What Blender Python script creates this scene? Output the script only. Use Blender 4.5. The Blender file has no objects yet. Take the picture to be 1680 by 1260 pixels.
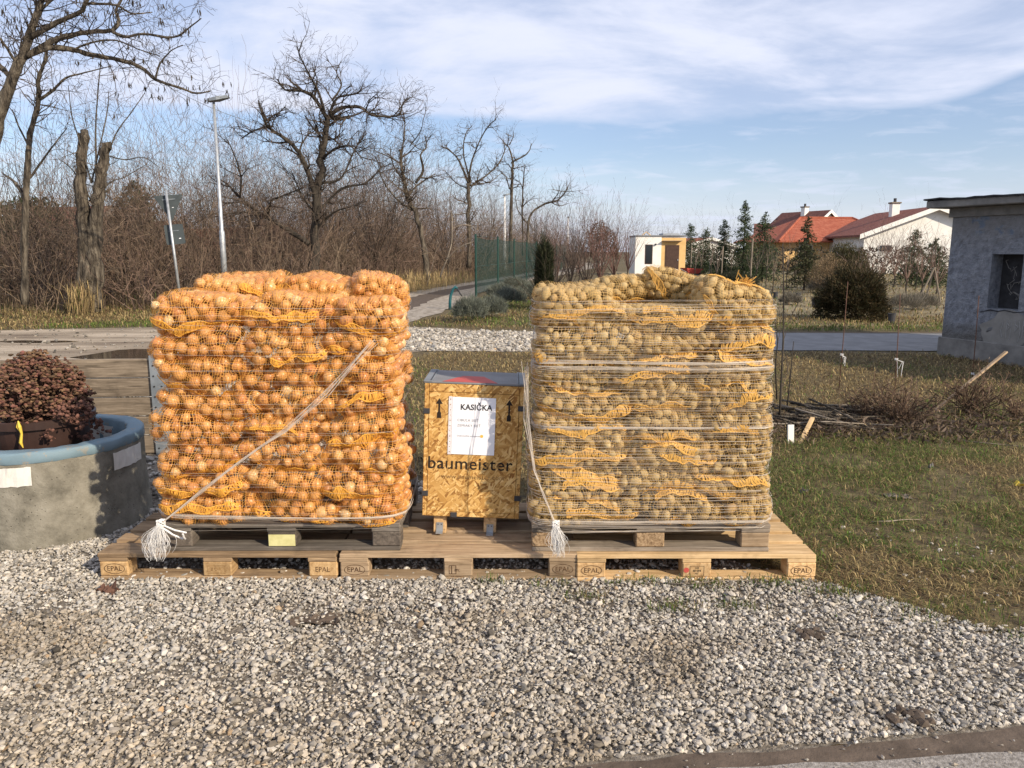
import bpy, math, random
import numpy as np
from math import sin, cos, pi, radians as R

# ------------------------------------------------------------------ camera, sky, sun, exposure
SC = bpy.context.scene
COL = SC.collection
CAM_Y, CAM_Z, PITCH, FOC = -3.65, 1.64, R(9.8), 1260.0
cam_d = bpy.data.cameras.new('camera'); cam = bpy.data.objects.new('camera', cam_d); COL.objects.link(cam)
cam.location = (0, CAM_Y, CAM_Z); cam.rotation_euler = (R(90) - PITCH, 0, 0)
cam_d.lens = 27.0; cam_d.sensor_width = 36.0; cam_d.clip_start = 0.05; cam_d.clip_end = 4000
SC.camera = cam
SUN_EL = R(29); SUN_AZ = R(50)            # azimuth: degrees to the right of straight behind the camera
sun_dir = (sin(SUN_AZ) * cos(SUN_EL), -cos(SUN_AZ) * cos(SUN_EL), sin(SUN_EL))
sd = bpy.data.lights.new('sun', 'SUN'); sun = bpy.data.objects.new('sun', sd); COL.objects.link(sun)
sd.energy = 4.6; sd.angle = R(0.6); sd.color = (1.0, 0.865, 0.67)
from mathutils import Vector, Matrix
sun.rotation_euler = Vector(sun_dir).to_track_quat('Z', 'Y').to_euler()
sun.location = (20, -20, 30)

def N(nt, t, **kw):
    n = nt.nodes.new(t)
    for k, v in kw.items():
        if k in ('ins',):
            for a, b in v.items():
                n.inputs[a].default_value = b
        else:
            setattr(n, k, v)
    return n

world = bpy.data.worlds.new('World'); SC.world = world; world.use_nodes = True
wn = world.node_tree; wn.nodes.clear()
out = N(wn, 'ShaderNodeOutputWorld'); bg = N(wn, 'ShaderNodeBackground'); bg.inputs['Strength'].default_value = 0.105
sky = N(wn, 'ShaderNodeTexSky', sky_type='NISHITA', sun_disc=False)
sky.sun_elevation = SUN_EL; sky.sun_rotation = math.atan2(sun_dir[0], sun_dir[1])
sky.air_density = 1.0; sky.dust_density = 0.6; sky.ozone_density = 2.4
tc = N(wn, 'ShaderNodeTexCoord')
sep = N(wn, 'ShaderNodeSeparateXYZ'); wn.links.new(tc.outputs['Generated'], sep.inputs[0])
def mth(nt, op, a, b=None, c=None, clamp=False):
    n = nt.nodes.new('ShaderNodeMath'); n.operation = op; n.use_clamp = clamp
    for i, v in enumerate((a, b, c)):
        if v is None: continue
        if isinstance(v, (int, float)): n.inputs[i].default_value = v
        else: nt.links.new(v, n.inputs[i])
    return n.outputs[0]
zc = mth(wn, 'ADD', mth(wn, 'MAXIMUM', sep.outputs['Z'], 0.0), 0.10)
cx = mth(wn, 'DIVIDE', sep.outputs['X'], zc); cy = mth(wn, 'DIVIDE', sep.outputs['Y'], zc)
comb = N(wn, 'ShaderNodeCombineXYZ'); wn.links.new(cx, comb.inputs[0]); wn.links.new(cy, comb.inputs[1])
def wnoise(scale, detail, rough, dist=0.0, loc=(0, 0, 0), sc=(1, 1, 1)):
    mp = N(wn, 'ShaderNodeMapping'); mp.inputs['Location'].default_value = loc; mp.inputs['Scale'].default_value = sc
    wn.links.new(comb.outputs[0], mp.inputs[0])
    t = N(wn, 'ShaderNodeTexNoise'); t.inputs['Scale'].default_value = scale; t.inputs['Detail'].default_value = detail
    t.inputs['Roughness'].default_value = rough; t.inputs['Distortion'].default_value = dist
    wn.links.new(mp.outputs[0], t.inputs['Vector']); return t.outputs[0]
def maprange(nt, v, a, b, c=0.0, d=1.0, smooth=True):
    n = nt.nodes.new('ShaderNodeMapRange'); n.interpolation_type = 'SMOOTHSTEP' if smooth else 'LINEAR'
    nt.links.new(v, n.inputs[0])
    for i, x in zip((1, 2, 3, 4), (a, b, c, d)):
        if isinstance(x, (int, float)): n.inputs[i].default_value = x
        else: nt.links.new(x, n.inputs[i])
    return n.outputs[0]
n_edge = wnoise(0.55, 5, 0.55, 0.3, (3.1, 0.4, 0))
n_body = wnoise(0.9, 7, 0.58, 0.6, (7.3, 2.2, 0), (0.85, 1.0, 1))
n_fine = wnoise(2.6, 6, 0.6, 0.4, (1.3, 5.2, 0), (0.8, 1.0, 1))
# a sheet of cloud whose far rim lies about nine degrees over the horizon and frays to the right
rim = mth(wn, 'ADD', 0.147, mth(wn, 'MULTIPLY', mth(wn, 'SUBTRACT', n_edge, 0.5), 0.055))
right = maprange(wn, sep.outputs['X'], 0.44, 0.62)
rim = mth(wn, 'ADD', rim, mth(wn, 'MULTIPLY', right, 0.06))
sheet = maprange(wn, sep.outputs['Z'], rim, mth(wn, 'ADD', rim, 0.022))
holes = maprange(wn, mth(wn, 'ADD', mth(wn, 'MULTIPLY', n_body, 0.75), mth(wn, 'MULTIPLY', n_fine, 0.25)), 0.36, 0.60)
sheet = mth(wn, 'MULTIPLY', sheet, mth(wn, 'ADD', 0.42, mth(wn, 'MULTIPLY', holes, 0.58)))
haze = maprange(wn, sep.outputs['Z'], 0.13, -0.02)
wisps = mth(wn, 'MULTIPLY', maprange(wn, n_fine, 0.48, 0.68), 0.35)
low = mth(wn, 'ADD', mth(wn, 'ADD', mth(wn, 'MULTIPLY', haze, 0.62), 0.16), mth(wn, 'MULTIPLY', wisps, 0.8), None, True)
cov = mth(wn, 'MAXIMUM', sheet, low, None, True)
cloudc = N(wn, 'ShaderNodeMix', data_type='RGBA'); cloudc.inputs['A'].default_value = (4.9, 5.45, 7.2, 1); cloudc.inputs['B'].default_value = (6.9, 7.1, 7.9, 1)
wn.links.new(n_body, cloudc.inputs['Factor'])
mixc = N(wn, 'ShaderNodeMix', data_type='RGBA'); wn.links.new(cov, mixc.inputs['Factor'])
blue = N(wn, 'ShaderNodeMix', data_type='RGBA', blend_type='MULTIPLY'); blue.inputs['Factor'].default_value = 1.0; blue.inputs['B'].default_value = (.96, .955, 1.06, 1); wn.links.new(sky.outputs[0], blue.inputs['A'])
wn.links.new(blue.outputs['Result'], mixc.inputs['A']); wn.links.new(cloudc.outputs['Result'], mixc.inputs['B'])
wn.links.new(mixc.outputs['Result'], bg.inputs['Color']); wn.links.new(bg.outputs[0], out.inputs['Surface'])
vs = SC.view_settings; vs.view_transform = 'Standard'; vs.look = 'None'; vs.exposure = 0.38; vs.gamma = 1.0; vs.use_curve_mapping = False
SC.cycles.max_bounces = 6; SC.cycles.transparent_max_bounces = 16; SC.cycles.use_denoising = True; SC.cycles.denoiser = 'OPENIMAGEDENOISE'; SC.cycles.denoising_input_passes = 'RGB_ALBEDO_NORMAL'; SC.cycles.denoising_prefilter = 'ACCURATE'

# ------------------------------------------------------------------ helpers
ct, st_ = cos(PITCH), sin(PITCH)
def W(px, py, F):
    """a point seen at photo pixel (px, py), F metres ahead of the camera"""
    u, v = (px - 840) / FOC, (630 - py) / FOC
    k = F / (ct + v * st_)
    return (u * k, F + CAM_Y, CAM_Z + k * (-st_ + v * ct))
def G(px, py):
    v = (630 - py) / FOC
    t = CAM_Z / (st_ - v * ct)
    return ((px - 840) / FOC * t, t * (ct + v * st_) + CAM_Y)

def tag(o, label=None, cat=None, group=None, kind=None):
    if label: o['label'] = label
    if cat: o['category'] = cat
    if group: o['group'] = group
    if kind: o['kind'] = kind
    return o
def empty(name, loc=(0, 0, 0), rot=(0, 0, 0), label=None, cat=None, group=None):
    o = bpy.data.objects.new(name, None); COL.objects.link(o); o.location = loc; o.rotation_euler = rot
    return tag(o, label, cat, group)
def link(name, me, parent=None, loc=(0, 0, 0), rot=(0, 0, 0), scale=(1, 1, 1)):
    o = bpy.data.objects.new(name, me); COL.objects.link(o)
    o.location = loc; o.rotation_euler = rot; o.scale = scale
    if parent is not None: o.parent = parent
    return o
def npmesh(name, V, F, mat=None, smooth=False, col=None, mats=None, midx=None):
    """V (n,3), F (m,k) one k for all"""
    V = np.asarray(V, dtype=np.float32); F = np.asarray(F, dtype=np.int32)
    me = bpy.data.meshes.new(name); m, k = F.shape
    me.vertices.add(len(V)); me.vertices.foreach_set('co', V.ravel())
    me.loops.add(m * k); me.loops.foreach_set('vertex_index', F.ravel())
    me.polygons.add(m); me.polygons.foreach_set('loop_start', np.arange(0, m * k, k, dtype=np.int32))
    me.polygons.foreach_set('loop_total', np.full(m, k, dtype=np.int32))
    me.polygons.foreach_set('use_smooth', np.full(m, smooth, dtype=bool))
    if midx is not None: me.polygons.foreach_set('material_index', np.asarray(midx, dtype=np.int32))
    me.update(calc_edges=True)
    if col is not None:
        a = me.attributes.new('tint', 'FLOAT_COLOR', 'FACE')
        c = np.ones((m, 4), dtype=np.float32); c[:, :col.shape[1]] = col
        a.data.foreach_set('color', c.ravel())
    for q in (mats or ([mat] if mat else [])): me.materials.append(q)
    return me
class MB:
    def __init__(s): s.v = []; s.f = []
    def add(s, V, F):
        o = len(s.v); s.v += [tuple(x) for x in V]; s.f += [tuple(i + o for i in q) for q in F]; return s
    def box(s, x0, x1, y0, y1, z0, z1, c=0.0):
        V, F = chamfer(x1 - x0, y1 - y0, z1 - z0, c)
        m = ((x0 + x1) / 2, (y0 + y1) / 2, (z0 + z1) / 2)
        return s.add([(a + m[0], b + m[1], d + m[2]) for a, b, d in V], F)
    def tube(s, pts, rad, k=6, cap=True):
        pts = [Vector(p) for p in pts]; n = len(pts)
        if not hasattr(rad, '__len__'): rad = [rad] * n
        V = []; prev = None
        for i in range(n):
            t = (pts[min(i + 1, n - 1)] - pts[max(i - 1, 0)]).normalized()
            if prev is None:
                a = t.cross(Vector((0, 0, 1)) if abs(t.z) < .9 else Vector((1, 0, 0))).normalized()
            else:
                a = (prev - t * prev.dot(t)).normalized()
            prev = a; b = t.cross(a)
            V += [pts[i] + (a * cos(2 * pi * j / k) + b * sin(2 * pi * j / k)) * rad[i] for j in range(k)]
        F = [(i * k + j, i * k + (j + 1) % k, (i + 1) * k + (j + 1) % k, (i + 1) * k + j) for i in range(n - 1) for j in range(k)]
        if cap: F += [tuple(range(k - 1, -1, -1)), tuple(range((n - 1) * k, n * k))]
        return s.add(V, F)
    def lathe(s, prof, k=32, c=(0, 0, 0), a0=0.0, a1=2 * pi):
        full = abs(a1 - a0 - 2 * pi) < 1e-6; m = len(prof); nk = k if full else k + 1
        V = [(c[0] + r * cos(a0 + (a1 - a0) * j / k), c[1] + r * sin(a0 + (a1 - a0) * j / k), c[2] + z) for j in range(nk) for r, z in prof]
        F = [(j * m + i, ((j + 1) % nk) * m + i, ((j + 1) % nk) * m + i + 1, j * m + i + 1) for j in range(k) for i in range(m - 1)]
        return s.add(V, F)
    def mesh(s, name, mat, smooth=False):
        me = bpy.data.meshes.new(name); me.from_pydata(s.v, [], s.f)
        if smooth: me.polygons.foreach_set('use_smooth', np.ones(len(me.polygons), dtype=bool))
        if mat: me.materials.append(mat)
        me.update(); return me
    def build(s, name, mat, parent=None, loc=(0, 0, 0), rot=(0, 0, 0), smooth=False):
        return link(name, s.mesh(name, mat, smooth), parent, loc, rot)
def chamfer(sx, sy, sz, c):
    hx, hy, hz = sx / 2, sy / 2, sz / 2
    if c <= 0:
        V = [(x * hx, y * hy, z * hz) for x in (-1, 1) for y in (-1, 1) for z in (-1, 1)]
        F = [(0, 1, 3, 2), (4, 6, 7, 5), (0, 4, 5, 1), (2, 3, 7, 6), (0, 2, 6, 4), (1, 5, 7, 3)]
        return V, F
    V = []; idx = {}
    for x in (-1, 1):
        for y in (-1, 1):
            for z in (-1, 1):
                for ax in range(3):
                    p = [x * (hx - (0 if ax == 0 else c)), y * (hy - (0 if ax == 1 else c)), z * (hz - (0 if ax == 2 else c))]
                    idx[(x, y, z, ax)] = len(V); V.append(tuple(p))
    F = []
    def s3(ax, s, a, b):
        q = [0, 0, 0]; q[ax] = s; o = [i for i in range(3) if i != ax]; q[o[0]] = a; q[o[1]] = b; return tuple(q)
    def fix(f):
        p = [Vector(V[i]) for i in f]; n = (p[1] - p[0]).cross(p[2] - p[0]); m = sum(p, Vector()) / len(p)
        return tuple(f) if n.dot(m) > 0 else tuple(reversed(f))
    for ax in range(3):
        for s in (-1, 1):
            F.append(fix([idx[s3(ax, s, a, b) + (ax,)] for a, b in ((-1, -1), (1, -1), (1, 1), (-1, 1))]))
    for ax in range(3):
        o = [i for i in range(3) if i != ax]
        for a in (-1, 1):
            for b in (-1, 1):
                p, q = s3(ax, -1, a, b), s3(ax, 1, a, b)
                F.append(fix([idx[p + (o[0],)], idx[p + (o[1],)], idx[q + (o[1],)], idx[q + (o[0],)]]))
    for x in (-1, 1):
        for y in (-1, 1):
            for z in (-1, 1):
                F.append(fix([idx[(x, y, z, i)] for i in range(3)]))
    return V, F
def poly(name, pts, z, mat, jit=0.0, step=0.4, seed=1, kind='structure'):
    rg = random.Random(seed); P = []
    for i, a in enumerate(pts):
        b = pts[(i + 1) % len(pts)]; n = max(1, int(math.dist(a, b) / step))
        for k in range(n):
            t = k / n; P.append((a[0] + (b[0] - a[0]) * t + rg.uniform(-jit, jit), a[1] + (b[1] - a[1]) * t + rg.uniform(-jit, jit), z))
    area = sum(P[i][0] * P[(i + 1) % len(P)][1] - P[(i + 1) % len(P)][0] * P[i][1] for i in range(len(P)))
    if area < 0: P.reverse()
    me = bpy.data.meshes.new(name); me.from_pydata(P, [], [tuple(range(len(P)))]); me.materials.append(mat)
    return tag(link(name, me), kind=kind)
def inside(x, y, pts):
    r = np.zeros(len(x), dtype=bool); n = len(pts)
    for i in range(n):
        x0, y0 = pts[i]; x1, y1 = pts[(i + 1) % n]
        if y0 == y1: continue
        c = ((y0 > y) != (y1 > y)) & (x < (x1 - x0) * (y - y0) / (y1 - y0) + x0)
        r ^= c
    return r
def vnoise(x, y, s, seed):
    """smooth value noise 0..1"""
    rg = np.random.default_rng(seed); T = rg.random((64, 64)); x = x / s; y = y / s
    i = np.floor(x).astype(int); j = np.floor(y).astype(int); fx = x - i; fy = y - j
    fx = fx * fx * (3 - 2 * fx); fy = fy * fy * (3 - 2 * fy); g = lambda a, b: T[a % 64, b % 64]
    return (g(i, j) * (1 - fx) + g(i + 1, j) * fx) * (1 - fy) + (g(i, j + 1) * (1 - fx) + g(i + 1, j + 1) * fx) * fy

# ------------------------------------------------------------------ materials
def mat(name, base, rough=0.85, bump=0.0, spec=0.3, metal=0.0):
    m = bpy.data.materials.new(name); m.use_nodes = True; nt = m.node_tree; b = nt.nodes['Principled BSDF']
    b.inputs['Base Color'].default_value = (*base, 1); b.inputs['Roughness'].default_value = rough
    b.inputs['Specular IOR Level'].default_value = spec; b.inputs['Metallic'].default_value = metal
    return m, nt, b
def coords(nt, kind='Object', sc=(1, 1, 1), rot=(0, 0, 0)):
    t = nt.nodes.new('ShaderNodeTexCoord'); mp = nt.nodes.new('ShaderNodeMapping'); mp.inputs['Scale'].default_value = sc
    mp.inputs['Rotation'].default_value = rot
    if kind == 'World':
        g = nt.nodes.new('ShaderNodeNewGeometry'); nt.links.new(g.outputs['Position'], mp.inputs[0])
    else: nt.links.new(t.outputs[kind], mp.inputs[0])
    return mp
def noise(nt, mp, scale, detail=5, rough=0.6, dist=0.0):
    t = nt.nodes.new('ShaderNodeTexNoise'); t.inputs['Scale'].default_value = scale; t.inputs['Detail'].default_value = detail
    t.inputs['Roughness'].default_value = rough; t.inputs['Distortion'].default_value = dist
    nt.links.new(mp.outputs[0], t.inputs['Vector']); return t.outputs[0]
def ramp(nt, v, stops):
    r = nt.nodes.new('ShaderNodeValToRGB'); nt.links.new(v, r.inputs[0]); e = r.color_ramp.elements
    while len(e) < len(stops): e.new(0.5)
    for q, (p, c) in zip(e, stops): q.position = p; q.color = (*c, 1)
    return r.outputs[0]
def mixc_(nt, f, a, b, mode='MIX'):
    n = nt.nodes.new('ShaderNodeMix'); n.data_type = 'RGBA'; n.blend_type = mode
    for s, v in (('Factor', f), ('A', a), ('B', b)):
        if isinstance(v, (int, float)): n.inputs[s].default_value = v
        elif isinstance(v, tuple): n.inputs[s].default_value = (*v, 1)
        else: nt.links.new(v, n.inputs[s])
    return n.outputs['Result']
def bumpn(nt, b, h, strength=0.4, dist=0.01):
    n = nt.nodes.new('ShaderNodeBump'); n.inputs['Strength'].default_value = strength; n.inputs['Distance'].default_value = dist
    nt.links.new(h, n.inputs['Height']); nt.links.new(n.outputs[0], b.inputs['Normal'])
def setc(nt, b, c): nt.links.new(c, b.inputs['Base Color'])
def rnd(nt): return nt.nodes.new('ShaderNodeObjectInfo').outputs['Random']
def noisy(name, stops, scale, rough=0.9, bump=0.0, space='World', sc=(1, 1, 1), detail=6, bscale=None, dist=0.01, spec=0.25, metal=0.0):
    m, nt, b = mat(name, stops[0][1], rough, spec=spec, metal=metal)
    mp = coords(nt, space, sc); n = noise(nt, mp, scale, detail)
    setc(nt, b, ramp(nt, n, stops))
    if bump: bumpn(nt, b, noise(nt, mp, bscale or scale * 3, 5), bump, dist)
    return m
def tinted(name, rough=0.9, transl=0.0, spec=0.2):
    m, nt, b = mat(name, (0.3, 0.3, 0.3), rough, spec=spec)
    a = nt.nodes.new('ShaderNodeAttribute'); a.attribute_name = 'tint'; setc(nt, b, a.outputs['Color'])
    if transl:
        t = nt.nodes.new('ShaderNodeBsdfTranslucent'); nt.links.new(a.outputs['Color'], t.inputs[0])
        x = nt.nodes.new('ShaderNodeMixShader'); x.inputs[0].default_value = transl
        nt.links.new(b.outputs[0], x.inputs[1]); nt.links.new(t.outputs[0], x.inputs[2])
        nt.links.new(x.outputs[0], nt.nodes['Material Output'].inputs['Surface'])
    return m
def wood(name, dark, mid, light, axis='X', vary=0.25):
    m, nt, b = mat(name, mid, 0.8, spec=0.2)
    sc = {'X': (1.6, 22, 22), 'Y': (22, 1.6, 22), 'Z': (22, 22, 1.6)}[axis]
    mp = coords(nt, 'Object', sc); oi = rnd(nt)
    ad = nt.nodes.new('ShaderNodeVectorMath'); ad.operation = 'ADD'; cb = nt.nodes.new('ShaderNodeCombineXYZ')
    k = mth(nt, 'MULTIPLY', oi, 37.0)
    for i in range(3): nt.links.new(k, cb.inputs[i])
    nt.links.new(mp.outputs[0], ad.inputs[0]); nt.links.new(cb.outputs[0], ad.inputs[1])
    n = noise(nt, ad, 2.2, 6, 0.65, 0.7)
    c = ramp(nt, n, [(0.28, dark), (0.5, mid), (0.74, light)])
    mp2 = coords(nt, 'World', (1, 1, 1)); d = noise(nt, mp2, 7, 5, 0.65)
    c = mixc_(nt, maprange(nt, d, 0.5, 0.78, 0.0, 0.55), c, tuple(x * 0.5 for x in dark))
    c = mixc_(nt, maprange(nt, noise(nt, mp2, 2.1, 6, 0.7), 0.48, 0.72, 0.0, 0.5), c, tuple(x * 0.62 for x in mid))
    v = nt.nodes.new('ShaderNodeTexVoronoi'); v.inputs['Scale'].default_value = 1.0; nt.links.new(ad.outputs[0], v.inputs['Vector'])
    c = mixc_(nt, maprange(nt, v.outputs['Distance'], 0.16, 0.05, 0.0, 0.6), c, tuple(x * 0.55 for x in dark))
    hv = nt.nodes.new('ShaderNodeHueSaturation'); nt.links.new(c, hv.inputs['Color'])
    nt.links.new(mth(nt, 'ADD', 1 - vary, mth(nt, 'MULTIPLY', oi, 2 * vary)), hv.inputs['Value'])
    setc(nt, b, hv.outputs[0]); bumpn(nt, b, n, 0.35, 0.004)
    return m
M = {}
M['soil'] = noisy('soil', [(0.3, (.045, .034, .02)), (0.46, (.10, .076, .042)), (0.58, (.14, .112, .056)), (0.72, (.21, .165, .09))], 9, 0.95, 0.8, bscale=40, dist=0.02)
M['dry_ground'] = noisy('dry_ground', [(0.3, (.10, .085, .05)), (0.5, (.20, .165, .10)), (0.72, (.29, .24, .15))], 1.3, 0.95, 0.8, bscale=24, dist=0.03)
M['fines'] = noisy('gravel_fines', [(0.3, (.085, .07, .055)), (0.5, (.19, .165, .135)), (0.7, (.32, .285, .24))], 40, 0.95, 0.9, bscale=60, dist=0.02)
M['dirt'] = noisy('dirt', [(0.32, (.14, .105, .078)), (0.46, (.27, .22, .165)), (0.62, (.43, .36, .28))], 1.1, 0.95, 0.8, bscale=22, dist=0.03, sc=(.35, 1.3, 1))
M['mud'] = noisy('mud', [(0.3, (.06, .045, .034)), (0.7, (.13, .10, .078))], 9, 0.9, 0.6, bscale=40)
M['lane'] = noisy('lane_gravel', [(0.35, (.17, .145, .115)), (0.5, (.31, .27, .225)), (0.66, (.43, .385, .33))], 5.5, 0.95, 0.9, bscale=30, dist=0.03)
M['asphalt'] = noisy('asphalt', [(0.3, (.15, .15, .155)), (0.7, (.24, .24, .245))], 3, 0.85, 0.4, bscale=120)
M['asphalt_near'] = noisy('asphalt_near', [(0.35, (.15, .135, .12)), (0.5, (.24, .22, .20)), (0.68, (.36, .335, .31))], 70, 0.9, 0.8, bscale=160, dist=0.006)
M['stone'] = tinted('stone', 0.92)
M['blade'] = tinted('blade', 0.8, 0.25)
M['foliage'] = tinted('foliage', 0.7, 0.2)
M['twig'] = tinted('twig', 0.9)
M['bark'] = noisy('bark', [(0.34, (.025, .021, .017)), (0.5, (.095, .078, .06)), (0.66, (.20, .17, .13))], 16, 0.95, 1.0, sc=(1, 1, .16), bscale=30, dist=0.08)
M['bark_dark'] = noisy('bark_dark', [(0.3, (.022, .019, .016)), (0.6, (.06, .05, .04)), (0.8, (.10, .088, .066))], 5, 0.95, 0.9, sc=(1, 1, .3), bscale=14, dist=0.03)
M['bark_pale'] = noisy('bark_pale', [(0.3, (.16, .13, .10)), (0.7, (.34, .29, .23))], 5, 0.95, 0.5, sc=(1, 1, .3), bscale=14)
M['fresh_wood'] = wood('fresh_wood', (.30, .19, .09), (.52, .36, .19), (.66, .49, .29))
M['fresh_wood_z'] = wood('fresh_wood_end', (.30, .17, .075), (.52, .34, .17), (.64, .46, .26), 'Y')
M['tan_wood'] = wood('tan_wood', (.17, .115, .07), (.34, .245, .155), (.46, .35, .24))
M['brown_wood'] = wood('brown_wood', (.13, .085, .05), (.27, .185, .11), (.42, .30, .18))
M['brown_block'] = wood('brown_block', (.26, .15, .065), (.45, .29, .14), (.58, .41, .22), 'Y')
M['grey_wood'] = wood('grey_wood', (.055, .047, .04), (.13, .112, .094), (.24, .21, .18))
M['grey_block'] = wood('grey_block', (.05, .042, .035), (.115, .095, .078), (.19, .16, .13), 'Y')
M['grey_wood2'] = wood('weathered_wood', (.10, .08, .06), (.23, .19, .15), (.35, .30, .24))
M['board_wood'] = wood('board_wood', (.07, .055, .04), (.17, .135, .10), (.29, .235, .175))
M['chip'] = noisy('chipboard', [(0.3, (.12, .075, .04)), (0.5, (.28, .19, .11)), (0.7, (.44, .32, .20))], 90, 0.9, 0.5, 'Object', bscale=120, dist=0.003)
M['yellow_label'] = noisy('yellow_paper', [(0.35, (.50, .46, .20)), (0.7, (.66, .62, .32))], 18, 0.8)
M['ink'], _, _ = mat('ink', (.022, .016, .012), 0.85)
M['stamp'] = noisy('burnt_stamp', [(0.38, (.05, .026, .014)), (0.55, (.11, .06, .032)), (0.68, (.26, .16, .08))], 55, 0.9)
M['faded_ink'] = noisy('faded_ink', [(0.4, (.16, .085, .03)), (0.62, (.36, .22, .09))], 40, 0.9)
M['steel'] = noisy('galvanised', [(0.3, (.30, .32, .34)), (0.7, (.52, .54, .56))], 8, 0.45, metal=0.6)
M['grey_steel'] = noisy('dull_steel', [(0.3, (.16, .18, .20)), (0.7, (.28, .31, .34))], 6, 0.6, metal=0.3)
M['lid_grey'] = noisy('lid_grey', [(0.3, (.15, .155, .165)), (0.7, (.24, .245, .26))], 4, 0.6)
M['red_paint'], _, _ = mat('red_paint', (.45, .075, .06), 0.6)
M['dark_tape'], _, _ = mat('dark_clip', (.045, .045, .05), 0.55)
M['paper'], _, _ = mat('paper', (.80, .81, .86), 0.45, spec=0.5)
M['white'], _, _ = mat('white_plastic', (.66, .65, .64), 0.6)
M['rust'] = noisy('rusty_rod', [(0.3, (.075, .04, .03)), (0.7, (.16, .085, .06))], 30, 0.9)
M['teal'], _, _ = mat('teal_paint', (.018, .10, .115), 0.6)
M['fence_green'], _, _ = mat('fence_green', (.008, .045, .036), 0.5)
M['pot_brown'] = noisy('pot_brown', [(0.3, (.030, .016, .013)), (0.7, (.055, .030, .024))], 5, 0.45, spec=0.5)
M['tag_yellow'], _, _ = mat('tag_yellow', (.62, .45, .06), 0.6)
def osb():
    m, nt, b = mat('osb', (.5, .3, .12), 0.75)
    cols = None; hs = None
    for i, (ang, s) in enumerate(((0.2, 16), (1.3, 19), (2.3, 15), (0.8, 22))):
        mp = coords(nt, 'Object', (1, 1, 1), (0, ang, 0))
        mp2 = nt.nodes.new('ShaderNodeMapping'); mp2.inputs['Scale'].default_value = (0.9, 1, 4.5); nt.links.new(mp.outputs[0], mp2.inputs[0])
        v = nt.nodes.new('ShaderNodeTexVoronoi'); v.inputs['Scale'].default_value = s; nt.links.new(mp2.outputs[0], v.inputs['Vector'])
        sp = nt.nodes.new('ShaderNodeSeparateColor'); nt.links.new(v.outputs['Color'], sp.inputs[0])
        c = ramp(nt, sp.outputs[0], [(0.05, (.26, .12, .030)), (0.35, (.48, .265, .075)), (0.7, (.62, .38, .13)), (0.97, (.74, .51, .22))])
        if cols is None: cols = c; hs = sp.outputs[0]
        else:
            f = maprange(nt, noise(nt, mp, 13 + 5 * i, 2), 0.49, 0.53)
            cols = mixc_(nt, f, cols, c)
    mp = coords(nt, 'Object'); cols = mixc_(nt, maprange(nt, noise(nt, mp, 5, 4), 0.45, 0.8, 0, .35), cols, (.26, .14, .05))
    setc(nt, b, cols); bumpn(nt, b, hs, 0.15, 0.002); return m
M['osb'] = osb()
def concrete(name, c0, c1, c2, stain):
    m, nt, b = mat(name, c1, 0.92); mp = coords(nt, 'World')
    c = ramp(nt, noise(nt, mp, 7, 8, 0.7), [(0.3, c0), (0.52, c1), (0.75, c2)])
    c = mixc_(nt, maprange(nt, noise(nt, mp, 1.7, 4), 0.5, 0.7, 0, .55), c, stain)
    v = nt.nodes.new('ShaderNodeTexVoronoi'); v.inputs['Scale'].default_value = 48; nt.links.new(mp.outputs[0], v.inputs['Vector'])
    pit = maprange(nt, v.outputs['Distance'], 0.05, 0.22)
    c = mixc_(nt, mth(nt, 'MULTIPLY', mth(nt, 'SUBTRACT', 1.0, pit), maprange(nt, noise(nt, mp, 9, 2), .5, .6)), c, (.06, .055, .045))
    setc(nt, b, c); bumpn(nt, b, mth(nt, 'ADD', noise(nt, mp, 60, 6), mth(nt, 'MULTIPLY', pit, .6)), 0.5, 0.008); return m
M['concrete'] = concrete('concrete', (.10, .092, .074), (.205, .19, .155), (.31, .29, .245), (.125, .11, .078))
def painted(name, c, wear, thr=0.6, scale=14):
    m, nt, b = mat(name, c, 0.65); mp = coords(nt, 'World')
    f = maprange(nt, noise(nt, mp, scale, 7, 0.7), thr, thr + 0.05)
    k = mixc_(nt, f, tuple(c), wear); k = mixc_(nt, maprange(nt, noise(nt, mp, 3, 4), .4, .75, 0, .35), k, tuple(x * .6 for x in c))
    setc(nt, b, k); bumpn(nt, b, noise(nt, mp, 40, 4), 0.3, 0.004); return m
M['blue_paint'] = painted('blue_paint', (.165, .24, .29), (.25, .245, .22), 0.555)
M['white_paint'] = painted('white_paint', (.66, .64, .60), (.30, .28, .24), 0.62, 20)
# ------------------------------------------------------------------ pallets
def text_mesh(body, size, mat_, depth=0.0, align='CENTER', sx=1.0, spacing=1.0, offset=0.0, extra=None):
    """lettering lying in the XZ plane, facing -Y, centred on the origin; returns a mesh"""
    cu = bpy.data.curves.new('lettering', 'FONT'); cu.body = body; cu.size = size; cu.align_x = align; cu.align_y = 'CENTER'
    cu.resolution_u = 3; cu.space_character = spacing; cu.offset = offset; cu.space_line = 0.9
    o = bpy.data.objects.new('lettering', cu); COL.objects.link(o)
    dg = bpy.context.evaluated_depsgraph_get(); dg.update()
    me = bpy.data.meshes.new_from_object(o.evaluated_get(dg))
    bpy.data.objects.remove(o); bpy.data.curves.remove(cu)
    V = [(v.co.x * sx, 0.0, v.co.y) for v in me.vertices]; F = [tuple(p.vertices) for p in me.polygons]
    bpy.data.meshes.remove(me)
    mb = MB(); mb.add(V, F)
    if extra: extra(mb)
    return mb.mesh('stamp', mat_)
def oval(a, b, w):
    def f(mb):
        k = 36
        V = [((a + s) * cos(2 * pi * i / k), 0, (b + s) * sin(2 * pi * i / k)) for i in range(k) for s in (0, w)]
        F = [(2 * i, 2 * i + 1, (2 * i + 3) % (2 * k), (2 * i + 2) % (2 * k)) for i in range(k)]
        mb.add(V, F)
    return f
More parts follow.
